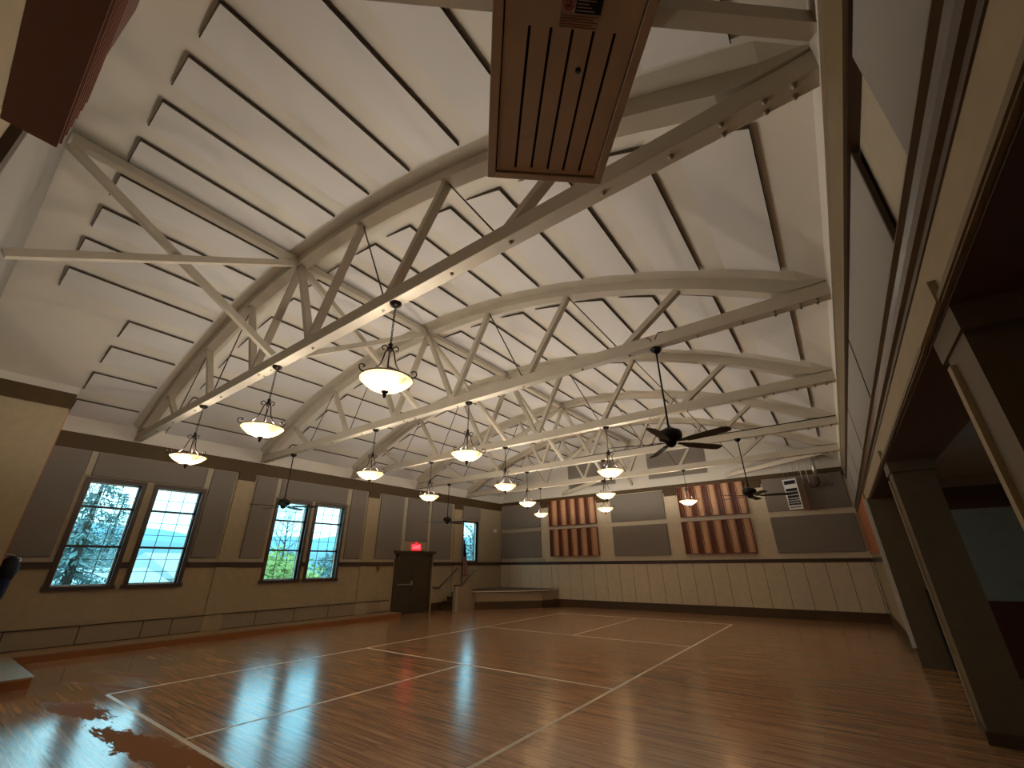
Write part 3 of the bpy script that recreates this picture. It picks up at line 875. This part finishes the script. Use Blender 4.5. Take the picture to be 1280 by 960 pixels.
# ------------------------------------------------------------------ pendant lamps
def make_pendant():
    t = thing('pendant_lamp', '', 'pendant lamp', (0, 0, 4.80), 0, 'alabaster bowl pendants')
    MB().lathe([(0.0, 0.0), (0.075, 0.0), (0.075, -0.02), (0.055, -0.045), (0.02, -0.06), (0.0, -0.06)], n=16).build('canopy', 'iron', t)
    mb = MB()
    z = -0.06; k = 0
    while z > -0.58:
        w = 0.012
        pts = [(w * math.cos(a) if k % 2 else 0, 0 if k % 2 else w * math.cos(a), z - 0.02 + 0.024 * math.sin(a)) for a in [2 * PI * i / 8 for i in range(9)]]
        mb.tube(pts, 0.0042, 5); z -= 0.036; k += 1
    mb.build('chain', 'iron', t)
    MB().lathe([(0, -0.575), (0.016, -0.58), (0.03, -0.60), (0.018, -0.63), (0.04, -0.655), (0.04, -0.675), (0.018, -0.70), (0.012, -0.74), (0, -0.745)], n=12).build('hub', 'iron', t)
    for q in range(3):
        a = q * 2 * PI / 3 + 0.5
        ca, sa = math.cos(a), math.sin(a)
        path = [(0.03, -0.66), (0.06, -0.72), (0.075, -0.80), (0.10, -0.89), (0.15, -0.97), (0.22, -1.035), (0.285, -1.066)]
        MB().tube([(r * ca, r * sa, z) for r, z in path], 0.0085, 6).build('arm', 'iron', t)
        curl = [(0.285, -1.066)] + [(0.325 + 0.042 * math.cos(b), -1.025 + 0.042 * math.sin(b)) for b in [-1.9 + i * 0.55 for i in range(9)]] + [(0.318, -1.012)]
        MB().tube([(r * ca, r * sa, z) for r, z in curl], 0.008, 6).build('scroll', 'iron', t)
        top = [(0.02, -0.67), (0.04, -0.645), (0.075, -0.635), (0.105, -0.655), (0.108, -0.69), (0.085, -0.705), (0.075, -0.69)]
        MB().tube([(r * ca, r * sa, z) for r, z in top], 0.0075, 6).build('scroll', 'iron', t)
    pr = [(0.305, -1.062), (0.298, -1.075), (0.275, -1.098), (0.235, -1.135), (0.18, -1.172), (0.11, -1.202), (0.03, -1.216), (0.0, -1.217)]
    MB().lathe(pr, n=32).build('glass_bowl', 'bowl', t)
    ring = []
    MB().tube([(0.302 * math.cos(a), 0.302 * math.sin(a), -1.062) for a in [2 * PI * i / 32 for i in range(33)]], 0.009, 6).build('rim', 'tan_trim', t)
    MB().lathe([(0, -1.205), (0.045, -1.212), (0.045, -1.225), (0.02, -1.24), (0.024, -1.26), (0.012, -1.29), (0, -1.30)], n=12).build('finial', 'iron', t)
    MB().tube([(0, 0, -0.74), (0, 0, -1.205)], 0.008, 6).build('stem', 'iron', t)
    for q in range(2):
        a = q * PI + 0.25
        MB().lathe([(0.0, 0.05), (0.014, 0.04), (0.026, 0.012), (0.026, -0.01), (0.014, -0.03), (0, -0.035)], (0.13 * math.cos(a), 0.13 * math.sin(a), -1.085), 10).build('bulb', 'bulb', t)
    ld = bpy.data.lights.new('bulb_light', 'POINT'); ld.energy = LAMP_W; ld.color = (1.0, 0.90, 0.76); ld.shadow_soft_size = 0.06
    lo = bpy.data.objects.new('bulb_light', ld); COL.objects.link(lo); lo.parent = t; lo.location = (0, 0, -1.045)
    return t
p0 = make_pendant()
WN = ['nearest truss', 'second truss', 'middle truss', 'fourth truss', 'farthest truss']
PEND = [(0, 2.54, 'nearest truss, its column side: largest and closest bowl'), (0, -0.49, 'nearest truss, at midspan'), (0, -3.55, 'nearest truss, its window side'),
        (1, 0.92, 'second truss, just past midspan'), (1, -2.13, 'second truss, towards the window wall'),
        (2, 2.44, 'middle truss, its column side'), (2, -0.64, 'middle truss, at midspan'), (2, -3.64, 'middle truss, its window side'),
        (3, 0.86, 'fourth truss, just past midspan'), (3, -2.10, 'fourth truss, towards the window wall'),
        (4, 2.46, 'farthest truss, in front of the cedar slats'), (4, -0.66, 'farthest truss, at midspan'), (4, -3.62, 'farthest truss, its window side')]
for i, (ti, x, lab) in enumerate(PEND):
    lab = 'lit alabaster bowl pendant under the ' + lab
    lc = (x, TY[ti], 4.80)
    if i == 0:
        p0.location = lc; p0['label'] = lab
    else:
        copy_tree(p0, loc=lc, rz=0.0, label=lab)

# ------------------------------------------------------------------ ceiling fans
def make_fan():
    t = thing('ceiling_fan', '', 'ceiling fan', (0, 0, 4.80), 0, 'dark five-blade fans')
    MB().lathe([(0, 0), (0.085, 0.0), (0.085, -0.025), (0.06, -0.06), (0.025, -0.085), (0, -0.085)], n=20).build('canopy', 'fan_dark', t)
    MB().tube([(0, 0, -0.07), (0, 0, -1.30)], 0.014, 10).build('downrod', 'fan_dark', t)
    MB().lathe([(0, -1.27), (0.05, -1.28), (0.09, -1.305), (0.15, -1.33), (0.165, -1.36), (0.165, -1.42), (0.14, -1.46), (0.08, -1.485), (0.065, -1.53), (0.03, -1.56), (0, -1.565)], n=24).build('motor', 'fan_dark', t)
    for k in range(5):
        a = 2 * PI * k / 5
        R = Matrix.Rotation(a, 4, 'Z') @ Matrix.Translation((0, 0, -1.50)) @ Matrix.Rotation(math.radians(-12), 4, 'X')
        out = [(0.24, -0.05), (0.34, -0.066), (0.77, -0.075), (0.84, -0.06), (0.86, -0.02), (0.86, 0.02), (0.84, 0.06), (0.77, 0.075), (0.34, 0.066), (0.24, 0.05)]
        mb = MB().prism(out, -0.004, 0.004, 'z')
        mb.v = [tuple(R @ Vector(v)) for v in mb.v]
        bl = mb.build('blade', 'blade', t)
        mb = MB().prism([(0.12, -0.02), (0.24, -0.04), (0.29, -0.03), (0.29, 0.03), (0.24, 0.04), (0.12, 0.02)], 0.004, 0.011, 'z')
        mb.v = [tuple(R @ Vector(v)) for v in mb.v]
        mb.build('blade_iron', 'fan_dark', t)
    return t
f0 = make_fan()
FAN = [((4.77, -3.24), 54, 'large dark five-blade fan on a long rod, nearest the viewer'), ((4.80, 3.14), 12, 'dark fan hanging before the white unit heater'),
       ((-6.08, -3.24), 44, 'dark fan hanging in front of the second pair of windows'), ((-5.96, 3.18), 20, 'dark fan hanging beyond the exit sign near the narrow window')]
for i, ((x, y), deg, lab) in enumerate(FAN):
    if i == 0:
        f0.location = (x, y, 4.80); f0.rotation_euler = (0, 0, math.radians(deg)); f0['label'] = lab
        # wiring loops above the nearest fan
        f = f0
    else:
        copy_tree(f0, loc=(x, y, 4.80), rz=math.radians(deg), label=lab)
o = MB().tube([(0.02, -0.1, -0.01), (0.05, -0.12, 0.12), (0.10, -0.12, 0.20), (0.17, -0.11, 0.20), (0.2, -0.10, 0.19)], 0.008, 6).tube([(0.0, -0.1, -0.01), (-0.03, -0.12, 0.12), (-0.07, -0.12, 0.17), (-0.10, -0.11, 0.15), (-0.11, -0.10, 0.10)], 0.008, 6).build('wire_loop', 'black', f0)
o.rotation_euler = (0, 0, math.radians(-52))

# ------------------------------------------------------------------ unit heaters
def heater_near():
    a = math.radians(41.13)
    t = thing('unit_heater', 'big tan unit heater overhead, its slotted underside facing down', 'heater', (5.103, -7.725, 4.0), a, 'unit heaters')
    W, L = 0.732, 1.32
    mb = MB().box(0, 0.05, -L, 0, 0, 0.05).box(W - 0.05, W, -L, 0, 0, 0.05).box(0.05, W - 0.05, -0.045, 0, 0, 0.05).box(0.05, W - 0.05, -L, -L + 0.05, 0, 0.05)
    mb.build('flange', 'heater_case', t, bevel=0.004)
    MB().box(0.01, W - 0.01, -L + 0.01, -0.01, 0.05, 0.75).build('casing', 'heater_case', t)
    # bottom plate cut by five slots
    mb = MB()
    xs = [0.056, 0.163, 0.263, 0.365, 0.465, 0.564]
    sw = 0.014
    slots = [(0.166, 0.166 + sw), (0.266, 0.266 + sw), (0.367, 0.367 + sw), (0.466, 0.466 + sw), (0.566, 0.566 + sw)]
    x = 0.057
    for s0, s1 in slots:
        mb.box(x, s0, -L + 0.06, -0.058, 0.006, 0.016); x = s1
    mb.box(x, W - 0.057, -L + 0.06, -0.058, 0.006, 0.016)
    for s0, s1 in slots:
        mb.box(s0, s1, -0.082, -0.058, 0.006, 0.016); mb.box(s0, s1, -L + 0.06, -0.825, 0.006, 0.016)
    mb.build('bottom_plate', 'heater_case', t)
    MB().box(0.052, W - 0.052, -L + 0.055, -0.05, 0.03, 0.05).build('shadow_box', 'black', t)
    MB().lathe([(0, 0.0), (0.014, 0.0), (0.014, 0.006), (0, 0.006)], (0.436, -0.657, 0.0), 12).build('sight_hole', 'black', t)
    lb = MB().box(0.300, 0.488, -0.975, -0.828, 0.004, 0.006).build('warning_label', 'label_paper', t)
    MB().box(0.368, 0.486, -0.973, -0.888, 0.0025, 0.004).build('dark_block', 'black', lb)
    mb = MB()
    for k in range(5): mb.box(0.308, 0.478 - 0.02 * (k % 2), -0.838 - k * 0.0105, -0.8335 - k * 0.0105, 0.003, 0.004)
    mb.build('print_lines', 'red_wood', lb)
    mb = MB()
    for k in range(6): mb.box(0.374, 0.455 - 0.015 * (k % 3), -0.900 - k * 0.0125, -0.897 - k * 0.0125, 0.0018, 0.0025)
    mb.build('print_lines', 'label_paper', lb)
    c = (0.335, -0.922)
    mb = MB()
    ring = [(c[0] + 0.026 * math.cos(q), c[1] + 0.026 * math.sin(q), 0.003) for q in [2 * PI * i / 24 for i in range(25)]]
    mb.tube(ring, 0.003, 5)
    for q in (-0.010, 0.0, 0.010): mb.box(c[0] + q - 0.0025, c[0] + q + 0.0025, c[1] - 0.014, c[1] + 0.012, 0.002, 0.004)
    mb.box(c[0] - 0.013, c[0] + 0.013, c[1] + 0.008, c[1] + 0.014, 0.002, 0.004)
    mb.build('hazard_emblem', 'label_red', lb)
    for x, y in ((0.1, -0.2), (0.63, -0.2), (0.1, -1.15), (0.63, -1.15)):
        wx = 5.103 + x * math.cos(a) - y * math.sin(a)
        MB().tube([(x, y, 0.75), (x, y, vault(wx) - 4.0 - 0.07)], 0.008, 6).build('hanger_rod', 'steel', t)
heater_near()

def heater_far():
    t = thing('unit_heater', 'white louvred unit heater hung by rods before the far wall', 'heater', (5.45, 8.55, 3.42), math.radians(-24), 'unit heaters')
    W, D, Hh = 0.46, 0.40, 1.02
    mb = MB().box(-W / 2, W / 2, -0.02, D, 0, Hh)
    mb.build('casing', 'heater_case', t)
    mb = MB().box(-W / 2, -W / 2 + 0.035, -0.05, -0.02, 0, Hh).box(W / 2 - 0.035, W / 2, -0.05, -0.02, 0, Hh)
    for z0, z1 in ((0, 0.05), (0.085, 0.13), (0.70, 0.84), (0.97, Hh)): mb.box(-W / 2 + 0.035, W / 2 - 0.035, -0.05, -0.02, z0, z1)
    mb.build('front_frame', 'white_metal', t)
    MB().box(-W / 2 + 0.035, W / 2 - 0.035, -0.024, -0.02, 0, Hh).build('dark_core', 'black', t)
    mb = MB()
    for z in (0.21, 0.29, 0.37, 0.47, 0.59): mb.beam((-W / 2 + 0.035, -0.035, z), (W / 2 - 0.035, -0.035, z), 0.03, 0.012, (0, 0.4, 1))
    for k in range(5): mb.box(-0.12 + k * 0.06, -0.115 + k * 0.06, -0.04, -0.03, 0.13, 0.37)
    mb.build('louvres', 'white_metal', t)
    for x in (-0.18, 0.18):
        for y in (0.05, 0.33):
            MB().tube([(x, y, Hh), (x, y, vault(5.45) - 3.42 - 0.10)], 0.008, 6).build('hanger_rod', 'steel', t)
heater_far()
t = thing('flue_pipe', 'silver heater flue pipe with dark elbow in the far corner', 'pipe', (6.24, 8.72, 4.15))
MB().tube([(0, 0, 0.25), (0, 0, 0.80), (0.0, 0.06, 0.95), (0, 0.5, 1.0)], 0.065, 14).build('pipe', 'steel', t)
MB().tube([(0, 0, 0.28), (0, 0, 0.12), (-0.03, 0, 0.05), (-0.12, 0, 0.02), (-0.24, 0.0, 0.02)], 0.075, 14).build('elbow', 'trim_dark', t)
MB().tube([(-0.25, 0, 0.10), (-0.25, 0, 0.85)], 0.012, 8).tube([(-0.42, 0, 0.10), (-0.42, 0, 0.85)], 0.012, 8).build('conduits', 'white_metal', t)

# conduit along the fourth truss
o = MB().tube([(-0.3, 0, 0), (7.1, 0, 0)], 0.012, 6).build('conduit', 'black', loc=(XC + 0.6, TY[3] - 0.095, 4.99))
tag(o, 'thin black conduit running along the fourth truss chord', 'conduit')

# ------------------------------------------------------------------ corner stage with stair
t = thing('corner_stage', 'low beige corner stage with white lip under the far narrow window', 'stage', (0, 0, 0))
front = [(-7.02, 6.0), (-6.80, 6.0), (-4.85, 8.2), (-4.70, YF), (XL, YF), (XL, 6.0)]
MB().prism(front, 0.0, 0.64, 'z').build('body', 'stage_wall', t)
lip = [(-6.78, 5.93), (-4.78, 8.17), (-4.62, YF), (XL, YF), (XL, 5.95)]
MB().prism(lip, 0.64, 0.662, 'z').build('under_lip', 'trim_dark', t)
lip2 = [(-6.77, 5.94), (-4.77, 8.175), (-4.62, YF), (XL, YF), (XL, 5.96)]
MB().prism(lip2, 0.662, 0.705, 'z').build('edge_band', 'white_cap', t)
MB().prism(lip, 0.705, 0.72, 'z').build('deck', 'trim_dark', t)
bb = [(-6.83, 5.97), (-4.81, 8.18), (-4.66, YF), (-4.70, YF), (-4.85, 8.2), (-6.80, 6.0)]
MB().prism(bb, 0.0, 0.29, 'z').build('skirting', 'base_brown', t)
st = thing('stage_stair', 'short stair up to the corner stage beside the window wall', 'stairs', (XL, 4.95, 0))
mb = MB()
for k in range(4): mb.box(0.0, 0.92, 0.26 * k, 1.05 if k < 3 else 1.04, 0.165 * k, 0.165 * (k + 1))
mb.build('steps', 'base_brown', st)
MB().prism([(0.03, 0.0), (1.05, 0.0), (1.05, 1.45), (0.40, 0.93), (0.03, 0.93)], 0.93, 1.02, 'x').build('side_panel', 'stage_wall', st)
MB().box(0.90, 1.05, -0.05, 0.08, 0, 0.93).build('newel', 'beige_light', st)
MB().tube([(0.975, -0.08, 0.955), (0.975, 0.40, 0.955), (0.975, 1.12, 1.52), (0.975, 1.28, 1.55)], 0.026, 10).build('handrail', 'rail_wood', st)
MB().lathe([(0, 0), (0.035, 0.01), (0.035, 0.03), (0, 0.045)], (0.975, 1.27, 1.56), 10).build('white_cap', 'white_cap', st)
o = MB().tube([(0.09, -0.45, 0.88), (0.09, -0.12, 0.84), (0.09, 1.05, 1.62)], 0.024, 10).tube([(0.0, 0.3, 1.08), (0.09, 0.3, 1.12)], 0.012, 6).build('handrail', 'rail_wood', loc=(XL, 4.95, 0))
tag(o, 'dark wooden handrail sloping up the window wall past the exit door', 'handrail')

# draped flag on a staff
t = thing('standing_flag', 'furled striped flag on a pole standing on the corner stage', 'flag', (-7.82, 6.16, 0.72))
MB().lathe([(0, 0), (0.14, 0), (0.14, 0.03), (0.03, 0.06), (0.02, 0.10), (0, 0.10)], n=18).build('base', 'iron', t)
MB().tube([(0, 0, 0.08), (0, 0, 2.25)], 0.014, 8).build('pole', 'rail_wood', t)
MB().lathe([(0, 2.25), (0.03, 2.27), (0.02, 2.30), (0.03, 2.34), (0, 2.42)], n=10).build('finial', 'tan_trim', t)
me = bpy.data.meshes.new('flag_cloth')
nu, nv = 40, 24
vs, fs, uvs = [], [], []
for j in range(nv + 1):
    v = j / nv
    for i in range(nu + 1):
        u = i / nu
        spread = 0.05 + 0.20 * (1 - v) ** 0.8
        fold = 0.045 * math.sin(u * 21 + 1.3 * v) * (0.5 + 0.5 * (1 - v))
        vs.append((0.02 + u * spread, fold, 0.55 + 1.62 * v + 0.12 * u * (1 - v) - 0.10 * u))
        uvs.append((u, v))
for j in range(nv):
    for i in range(nu):
        a = j * (nu + 1) + i
        fs.append((a, a + 1, a + nu + 2, a + nu + 1))
me.from_pydata(vs, [], fs)
uvl = me.uv_layers.new(name='UVMap')
for lp in me.loops: uvl.data[lp.index].uv = uvs[lp.vertex_index]
me.materials.append(M['flag'])
for p in me.polygons: p.use_smooth = True
fo = bpy.data.objects.new('flag_cloth', me); COL.objects.link(fo); fo.parent = t
fo.rotation_euler = (0, 0, math.radians(35))
md = fo.modifiers.new('thick', 'SOLIDIFY'); md.thickness = 0.004

# ------------------------------------------------------------------ small wall fittings
o = MB().box(0, 0.04, -0.05, 0.05, 0, 0.13).box(0.04, 0.05, -0.03, 0.03, 0.03, 0.10).build('thermostat', 'column', loc=(XL + 0.0, 1.69, 1.56))
tag(o, 'small drab thermostat under the rail before the exit door', 'thermostat')
o = MB().box(-0.035, 0.035, -0.015, 0, 0, 0.11).box(-0.008, 0.008, -0.025, -0.015, 0.04, 0.07).build('light_switch', 'white_metal', loc=(-6.05, YF - 0.0, 1.93))
tag(o, 'white light switch above the rail behind the corner stage', 'switch')
t = thing('emergency_light', 'twin-headed emergency light high in the corner above the stage', 'light', (XL, 8.75, 3.34))
MB().box(0, 0.06, -0.10, 0.10, -0.05, 0.07).build('housing', 'white_metal', t, bevel=0.01)
for s in (-1, 1): MB().lathe([(0, 0), (0.04, 0.01), (0.05, 0.06), (0, 0.065)], (0.08, s * 0.09, 0.05), 10).build('lamp_head', 'lampglass', t)
o = MB().box(-0.02, 0.0, -0.03, 0.03, 0, 0.10).build('outlet_cover', 'trim_dark', loc=(7.07, 3.64, 1.05))
tag(o, 'small dark cover plate low on the wall by the end pier', 'outlet')

# dark jacket and blue cloth on a hook at the boxed-out corner
t = thing('hanging_jacket', 'black jacket and blue cloth hung on the boxed-out near corner', 'jacket', (-7.28, -7.985, 1.98), PI / 2)
mb = MB()
n = 16
rings = [(0.0, 0.05, 0.04), (-0.06, 0.17, 0.10), (-0.18, 0.27, 0.14), (-0.32, 0.26, 0.15), (-0.44, 0.20, 0.11), (-0.50, 0.08, 0.05)]
vs, fs = [], []
for z, ry, rx in rings:
    for k in range(n):
        a = 2 * PI * k / n
        wob = 1 + 0.10 * math.sin(3 * a + z * 20)
        vs.append((0.14 + rx * math.cos(a) * wob, ry * math.sin(a) * wob + 0.1 * z, z))
for i in range(len(rings) - 1):
    for k in range(n): fs.append((i * n + k, i * n + (k + 1) % n, (i + 1) * n + (k + 1) % n, (i + 1) * n + k))
fs += [tuple(range(n)), tuple(range((len(rings) - 1) * n, len(rings) * n))]
mb.add(vs, fs, 0, True); mb.build('jacket_body', 'jacket', t)
mb = MB()
vs, fs = [], []
rings = [(-0.36, 0.15, 0.10), (-0.55, 0.14, 0.10), (-0.72, 0.10, 0.09), (-0.86, 0.06, 0.05)]
for z, ry, rx in rings:
    for k in range(n):
        a = 2 * PI * k / n
        vs.append((0.14 + rx * math.cos(a), ry * math.sin(a) * (1 + 0.1 * math.sin(4 * a)) - 0.10, z))
for i in range(len(rings) - 1):
    for k in range(n): fs.append((i * n + k, i * n + (k + 1) % n, (i + 1) * n + (k + 1) % n, (i + 1) * n + k))
fs += [tuple(range(n)), tuple(range((len(rings) - 1) * n, len(rings) * n))]
mb.add(vs, fs, 0, True); mb.build('blue_cloth', 'blue_cloth', t)
MB().tube([(0.0, 0, 0.03), (0.10, 0, 0.03), (0.16, 0, 0.0), (0.15, 0, -0.06)], 0.012, 8).build('hook', 'steel', t)
MB().tube([(0.22, -0.05, -0.14), (0.27, 0.05, -0.08), (0.25, 0.14, -0.03), (0.18, 0.18, -0.02)], 0.016, 8).build('strap', 'lampglass', t)

# ------------------------------------------------------------------ outside the windows
def ext_mat(name, col, var=0.25, scale=3):
    return plain(name, col, 0.9, var=var, scale=scale, spec=0.1)
M['lawn'] = ext_mat('dull_grass', (0.24, 0.29, 0.24))
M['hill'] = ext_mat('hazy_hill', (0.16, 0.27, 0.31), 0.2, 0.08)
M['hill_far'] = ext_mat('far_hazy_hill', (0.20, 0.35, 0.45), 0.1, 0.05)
M['needle'] = ext_mat('dark_needles', (0.17, 0.25, 0.25), 0.6)
M['leaf'] = ext_mat('yellow_green_leaves', (0.38, 0.45, 0.17), 0.5)
M['twig'] = ext_mat('grey_twigs', (0.17, 0.19, 0.17), 0.3)
M['snow'] = ext_mat('pale_metal_roof', (0.46, 0.52, 0.54), 0.1)
M['siding'] = ext_mat('pale_siding', (0.40, 0.42, 0.42), 0.1)

S('ground', MB().box(-260, -8.5, -120, 260, -2.3, -2.0), 'lawn')
S('ground', MB().prism([(-8.6, -2.0), (-60, -2.0), (-60, -0.95), (-12.0, -0.95), (-10.0, -1.4)], -6.0, 40, 'y'), 'lawn')
def ridge(name, mat, x, y0, y1, h0, h1, seed, depth=40):
    rnd = random.Random(seed)
    n = 60
    ph = [rnd.uniform(0, 6.28) for _ in range(4)]
    mb = MB(); vs = []; fs = []
    for i in range(n + 1):
        y = y0 + (y1 - y0) * i / n
        q = i / n
        s = 0.5 + 0.22 * math.sin(5 * q + ph[0]) + 0.13 * math.sin(13 * q + ph[1]) + 0.05 * math.sin(37 * q + ph[2]) + 0.03 * math.sin(83 * q + ph[3])
        h = h0 + (h1 - h0) * s
        for k in range(7):
            f = k / 6
            vs.append((x - depth * f, y, -2.1 + (h + 2.1) * math.sin(f * PI / 2 * 1.0)))
        vs.append((x - depth * 1.6, y, -2.1))
    for i in range(n):
        for k in range(7):
            a = i * 8 + k
            fs.append((a, a + 1, a + 9, a + 8))
    mb.add(vs, fs, 0, True)
    o = mb.build(name, mat); o['kind'] = 'structure'
    return o
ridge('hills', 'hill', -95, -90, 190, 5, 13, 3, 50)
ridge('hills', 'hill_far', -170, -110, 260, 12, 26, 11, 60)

def leaf_cloud(mb, c, r, n, rnd, size, flat=1.0):
    for _ in range(n):
        a, b = rnd.uniform(0, 2 * PI), math.acos(rnd.uniform(-1, 1))
        rr = r * (0.45 + 0.55 * rnd.random())
        p = Vector((c[0] + rr * math.sin(b) * math.cos(a), c[1] + rr * math.sin(b) * math.sin(a), c[2] + rr * flat * math.cos(b)))
        u = Vector((rnd.uniform(-1, 1), rnd.uniform(-1, 1), rnd.uniform(-0.6, 0.6))).normalized()
        v = u.cross(Vector((rnd.uniform(-1, 1), rnd.uniform(-1, 1), rnd.uniform(-1, 1)))).normalized()
        s = size * rnd.uniform(0.6, 1.4)
        mb.add([p - u * s, p + v * s * 0.5, p + u * s, p - v * s * 0.5], [(0, 1, 2, 3)])

def conifer(x, y, h, label, seed):
    rnd = random.Random(seed)
    t = thing('evergreen_tree', label, 'tree', (x, y, -2.0), 0, 'evergreens outside')
    MB().tube([(0, 0, 0), (0, 0, h * 0.95)], [0.28, 0.03], 8).build('trunk', 'bark', t)
    mb = MB()
    for k in range(44):
        f = k / 43
        z = h * (0.12 + 0.86 * f); R = h * 0.30 * (1 - f) ** 0.8 + 0.15
        m = max(5, int(16 * (1 - f)))
        for j in range(m):
            a = rnd.uniform(0, 2 * PI)
            L = R * rnd.uniform(0.7, 1.1)
            tip = Vector((L * math.cos(a), L * math.sin(a), z - 0.22 * L))
            base = Vector((0, 0, z))
            sd = Vector((-math.sin(a), math.cos(a), 0)) * (0.045 * L + 0.03)
            midp = base.lerp(tip, 0.6)
            mb.add([base, midp + sd, tip, midp - sd], [(0, 1, 2, 3)])
            for w in range(13):
                p = base.lerp(tip, rnd.uniform(0.2, 1.0)) + sd * rnd.uniform(-2.5, 2.5)
                dn = Vector((rnd.uniform(-.16, .16), rnd.uniform(-.16, .16), rnd.uniform(-0.24, -0.05)))
                sx = Vector((rnd.uniform(-1, 1), rnd.uniform(-1, 1), rnd.uniform(-.3, .3))) * 0.05
                mb.add([p, p + sx + dn * 0.5, p + dn, p - sx + dn * 0.5], [(0, 1, 2, 3)])
    mb.build('foliage', 'needle', t)
def bush(x, y, r, label, seed, mat='leaf', z=-2.0):
    rnd = random.Random(seed)
    t = thing('leafy_bush', label, 'bush', (x, y, z), 0, 'bushes outside')
    mb = MB()
    for k in range(5): leaf_cloud(mb, (rnd.uniform(-r, r) * .5, rnd.uniform(-r, r) * .5, r * rnd.uniform(0.7, 1.2)), r * 0.75, 320, rnd, 0.16)
    mb.build('foliage', mat, t)
    mb = MB()
    for k in range(4): mb.tube([(0, 0, 0), (rnd.uniform(-.4, .4) * r, rnd.uniform(-.4, .4) * r, r)], [0.06, 0.02], 6)
    mb.build('stems', 'bark', t)
def bare_tree(x, y, h, label, seed):
    rnd = random.Random(seed)
    t = thing('bare_tree', label, 'tree', (x, y, -2.0), 0, 'bare trees outside')
    MB().tube([(0, 0, 0), (0.05, 0.1, h * 0.5), (0, 0, h * 0.85)], [0.14, 0.09, 0.03], 8).build('trunk', 'bark', t)
    mb = MB()
    for k in range(34):
        z = h * rnd.uniform(0.3, 0.85); a = rnd.uniform(0, 2 * PI); L = h * rnd.uniform(0.12, 0.28)
        p0_ = Vector((0, 0, z)); p1 = p0_ + Vector((L * math.cos(a), L * math.sin(a), L * 0.8))
        mb.tube([p0_, p0_.lerp(p1, 0.5) + Vector((0, 0, -0.05 * L)), p1], [0.035, 0.02, 0.008], 5)
        for j in range(4):
            q = p0_.lerp(p1, rnd.uniform(0.3, 1)); b = a + rnd.uniform(-1.2, 1.2); l2 = L * 0.5
            mb.tube([q, q + Vector((l2 * math.cos(b), l2 * math.sin(b), l2 * 0.9))], [0.014, 0.005], 4)
    mb.build('branches', 'twig', t)
def house(x, y, w, d, h, rh, label, rz):
    t = thing('neighbour_house', label, 'house', (x, y, -2.0), rz, 'houses outside')
    MB().box(-w / 2, w / 2, -d / 2, d / 2, 0, h).build('walls', 'siding', t)
    MB().prism([(-w / 2 - 0.3, h), (w / 2 + 0.3, h), (0, h + rh)], -d / 2 - 0.3, d / 2 + 0.3, 'y').build('roof', 'snow', t)
    for k in (-1, 1):
        f = MB().box(-w * 0.25 * k - 0.5, -w * 0.25 * k + 0.5, -d / 2 - 0.04, -d / 2, 1.0, 2.2).build('window', 'trim_dark', t)
# directions as seen from the room, straight out past the windows
def out(y_at_wall, dist, wz=None):
    """a spot outside on the sight line from the viewer through the window wall at y"""
    dx, dy = XL - 6.343, y_at_wall + 9.164
    L = math.hypot(dx, dy)
    return (XL + dx / L * dist, y_at_wall + dy / L * dist)
x, y = out(-6.80, 12); conifer(x, y, 8.6, 'tall dark evergreen outside the first window of the near pair', 1)
x, y = out(-6.30, 33); conifer(x, y, 9.6, 'second evergreen partly behind the first, outside the near pair of windows', 31)
x, y = out(-6.95, 54); conifer(x, y, 12.0, 'farthest evergreen of the group outside the first window', 33)
x, y = out(-6.6, 74); bush(x, y, 4.8, 'wide grey green thicket on the slope outside the first window', 21, 'twig')
x, y = out(-6.2, 21); house(x, y, 3.8, 4.4, 2.85, 0.9, 'low house with pale roof below the first window', 0.45)
x, y = out(-4.4, 44); house(x, y, 12, 9, 2.8, 2.3, 'low house with pale roof below the second window', 0.2)
x, y = out(-2.32, 7); bush(x, y, 1.9, 'yellow green bush below the third window, next to its casing', 6, 'leaf', -0.95)
x, y = out(-1.68, 13.5); bush(x, y, 2.05, 'yellow green bush in the middle of the third window', 16, 'leaf', -0.95)
x, y = out(-2.05, 27); bare_tree(x, y, 8.4, 'slender bare tree outside the third window', 7)
x, y = out(-1.02, 6.5); bush(x, y, 1.4, 'bright yellow green bush below the fourth window', 9, 'leaf', -0.95)
x, y = out(-0.2, 38); bush(x, y, 2.5, 'dark grey green bush below the fourth window', 10, 'needle', -0.95)
x, y = out(6.9, 20); bush(x, y, 3.4, 'dark bush outside the narrow window by the stage', 12, 'needle', -0.95)
x, y = out(7.0, 38); bare_tree(x, y, 10.0, 'bare tree outside the narrow window by the stage', 13)
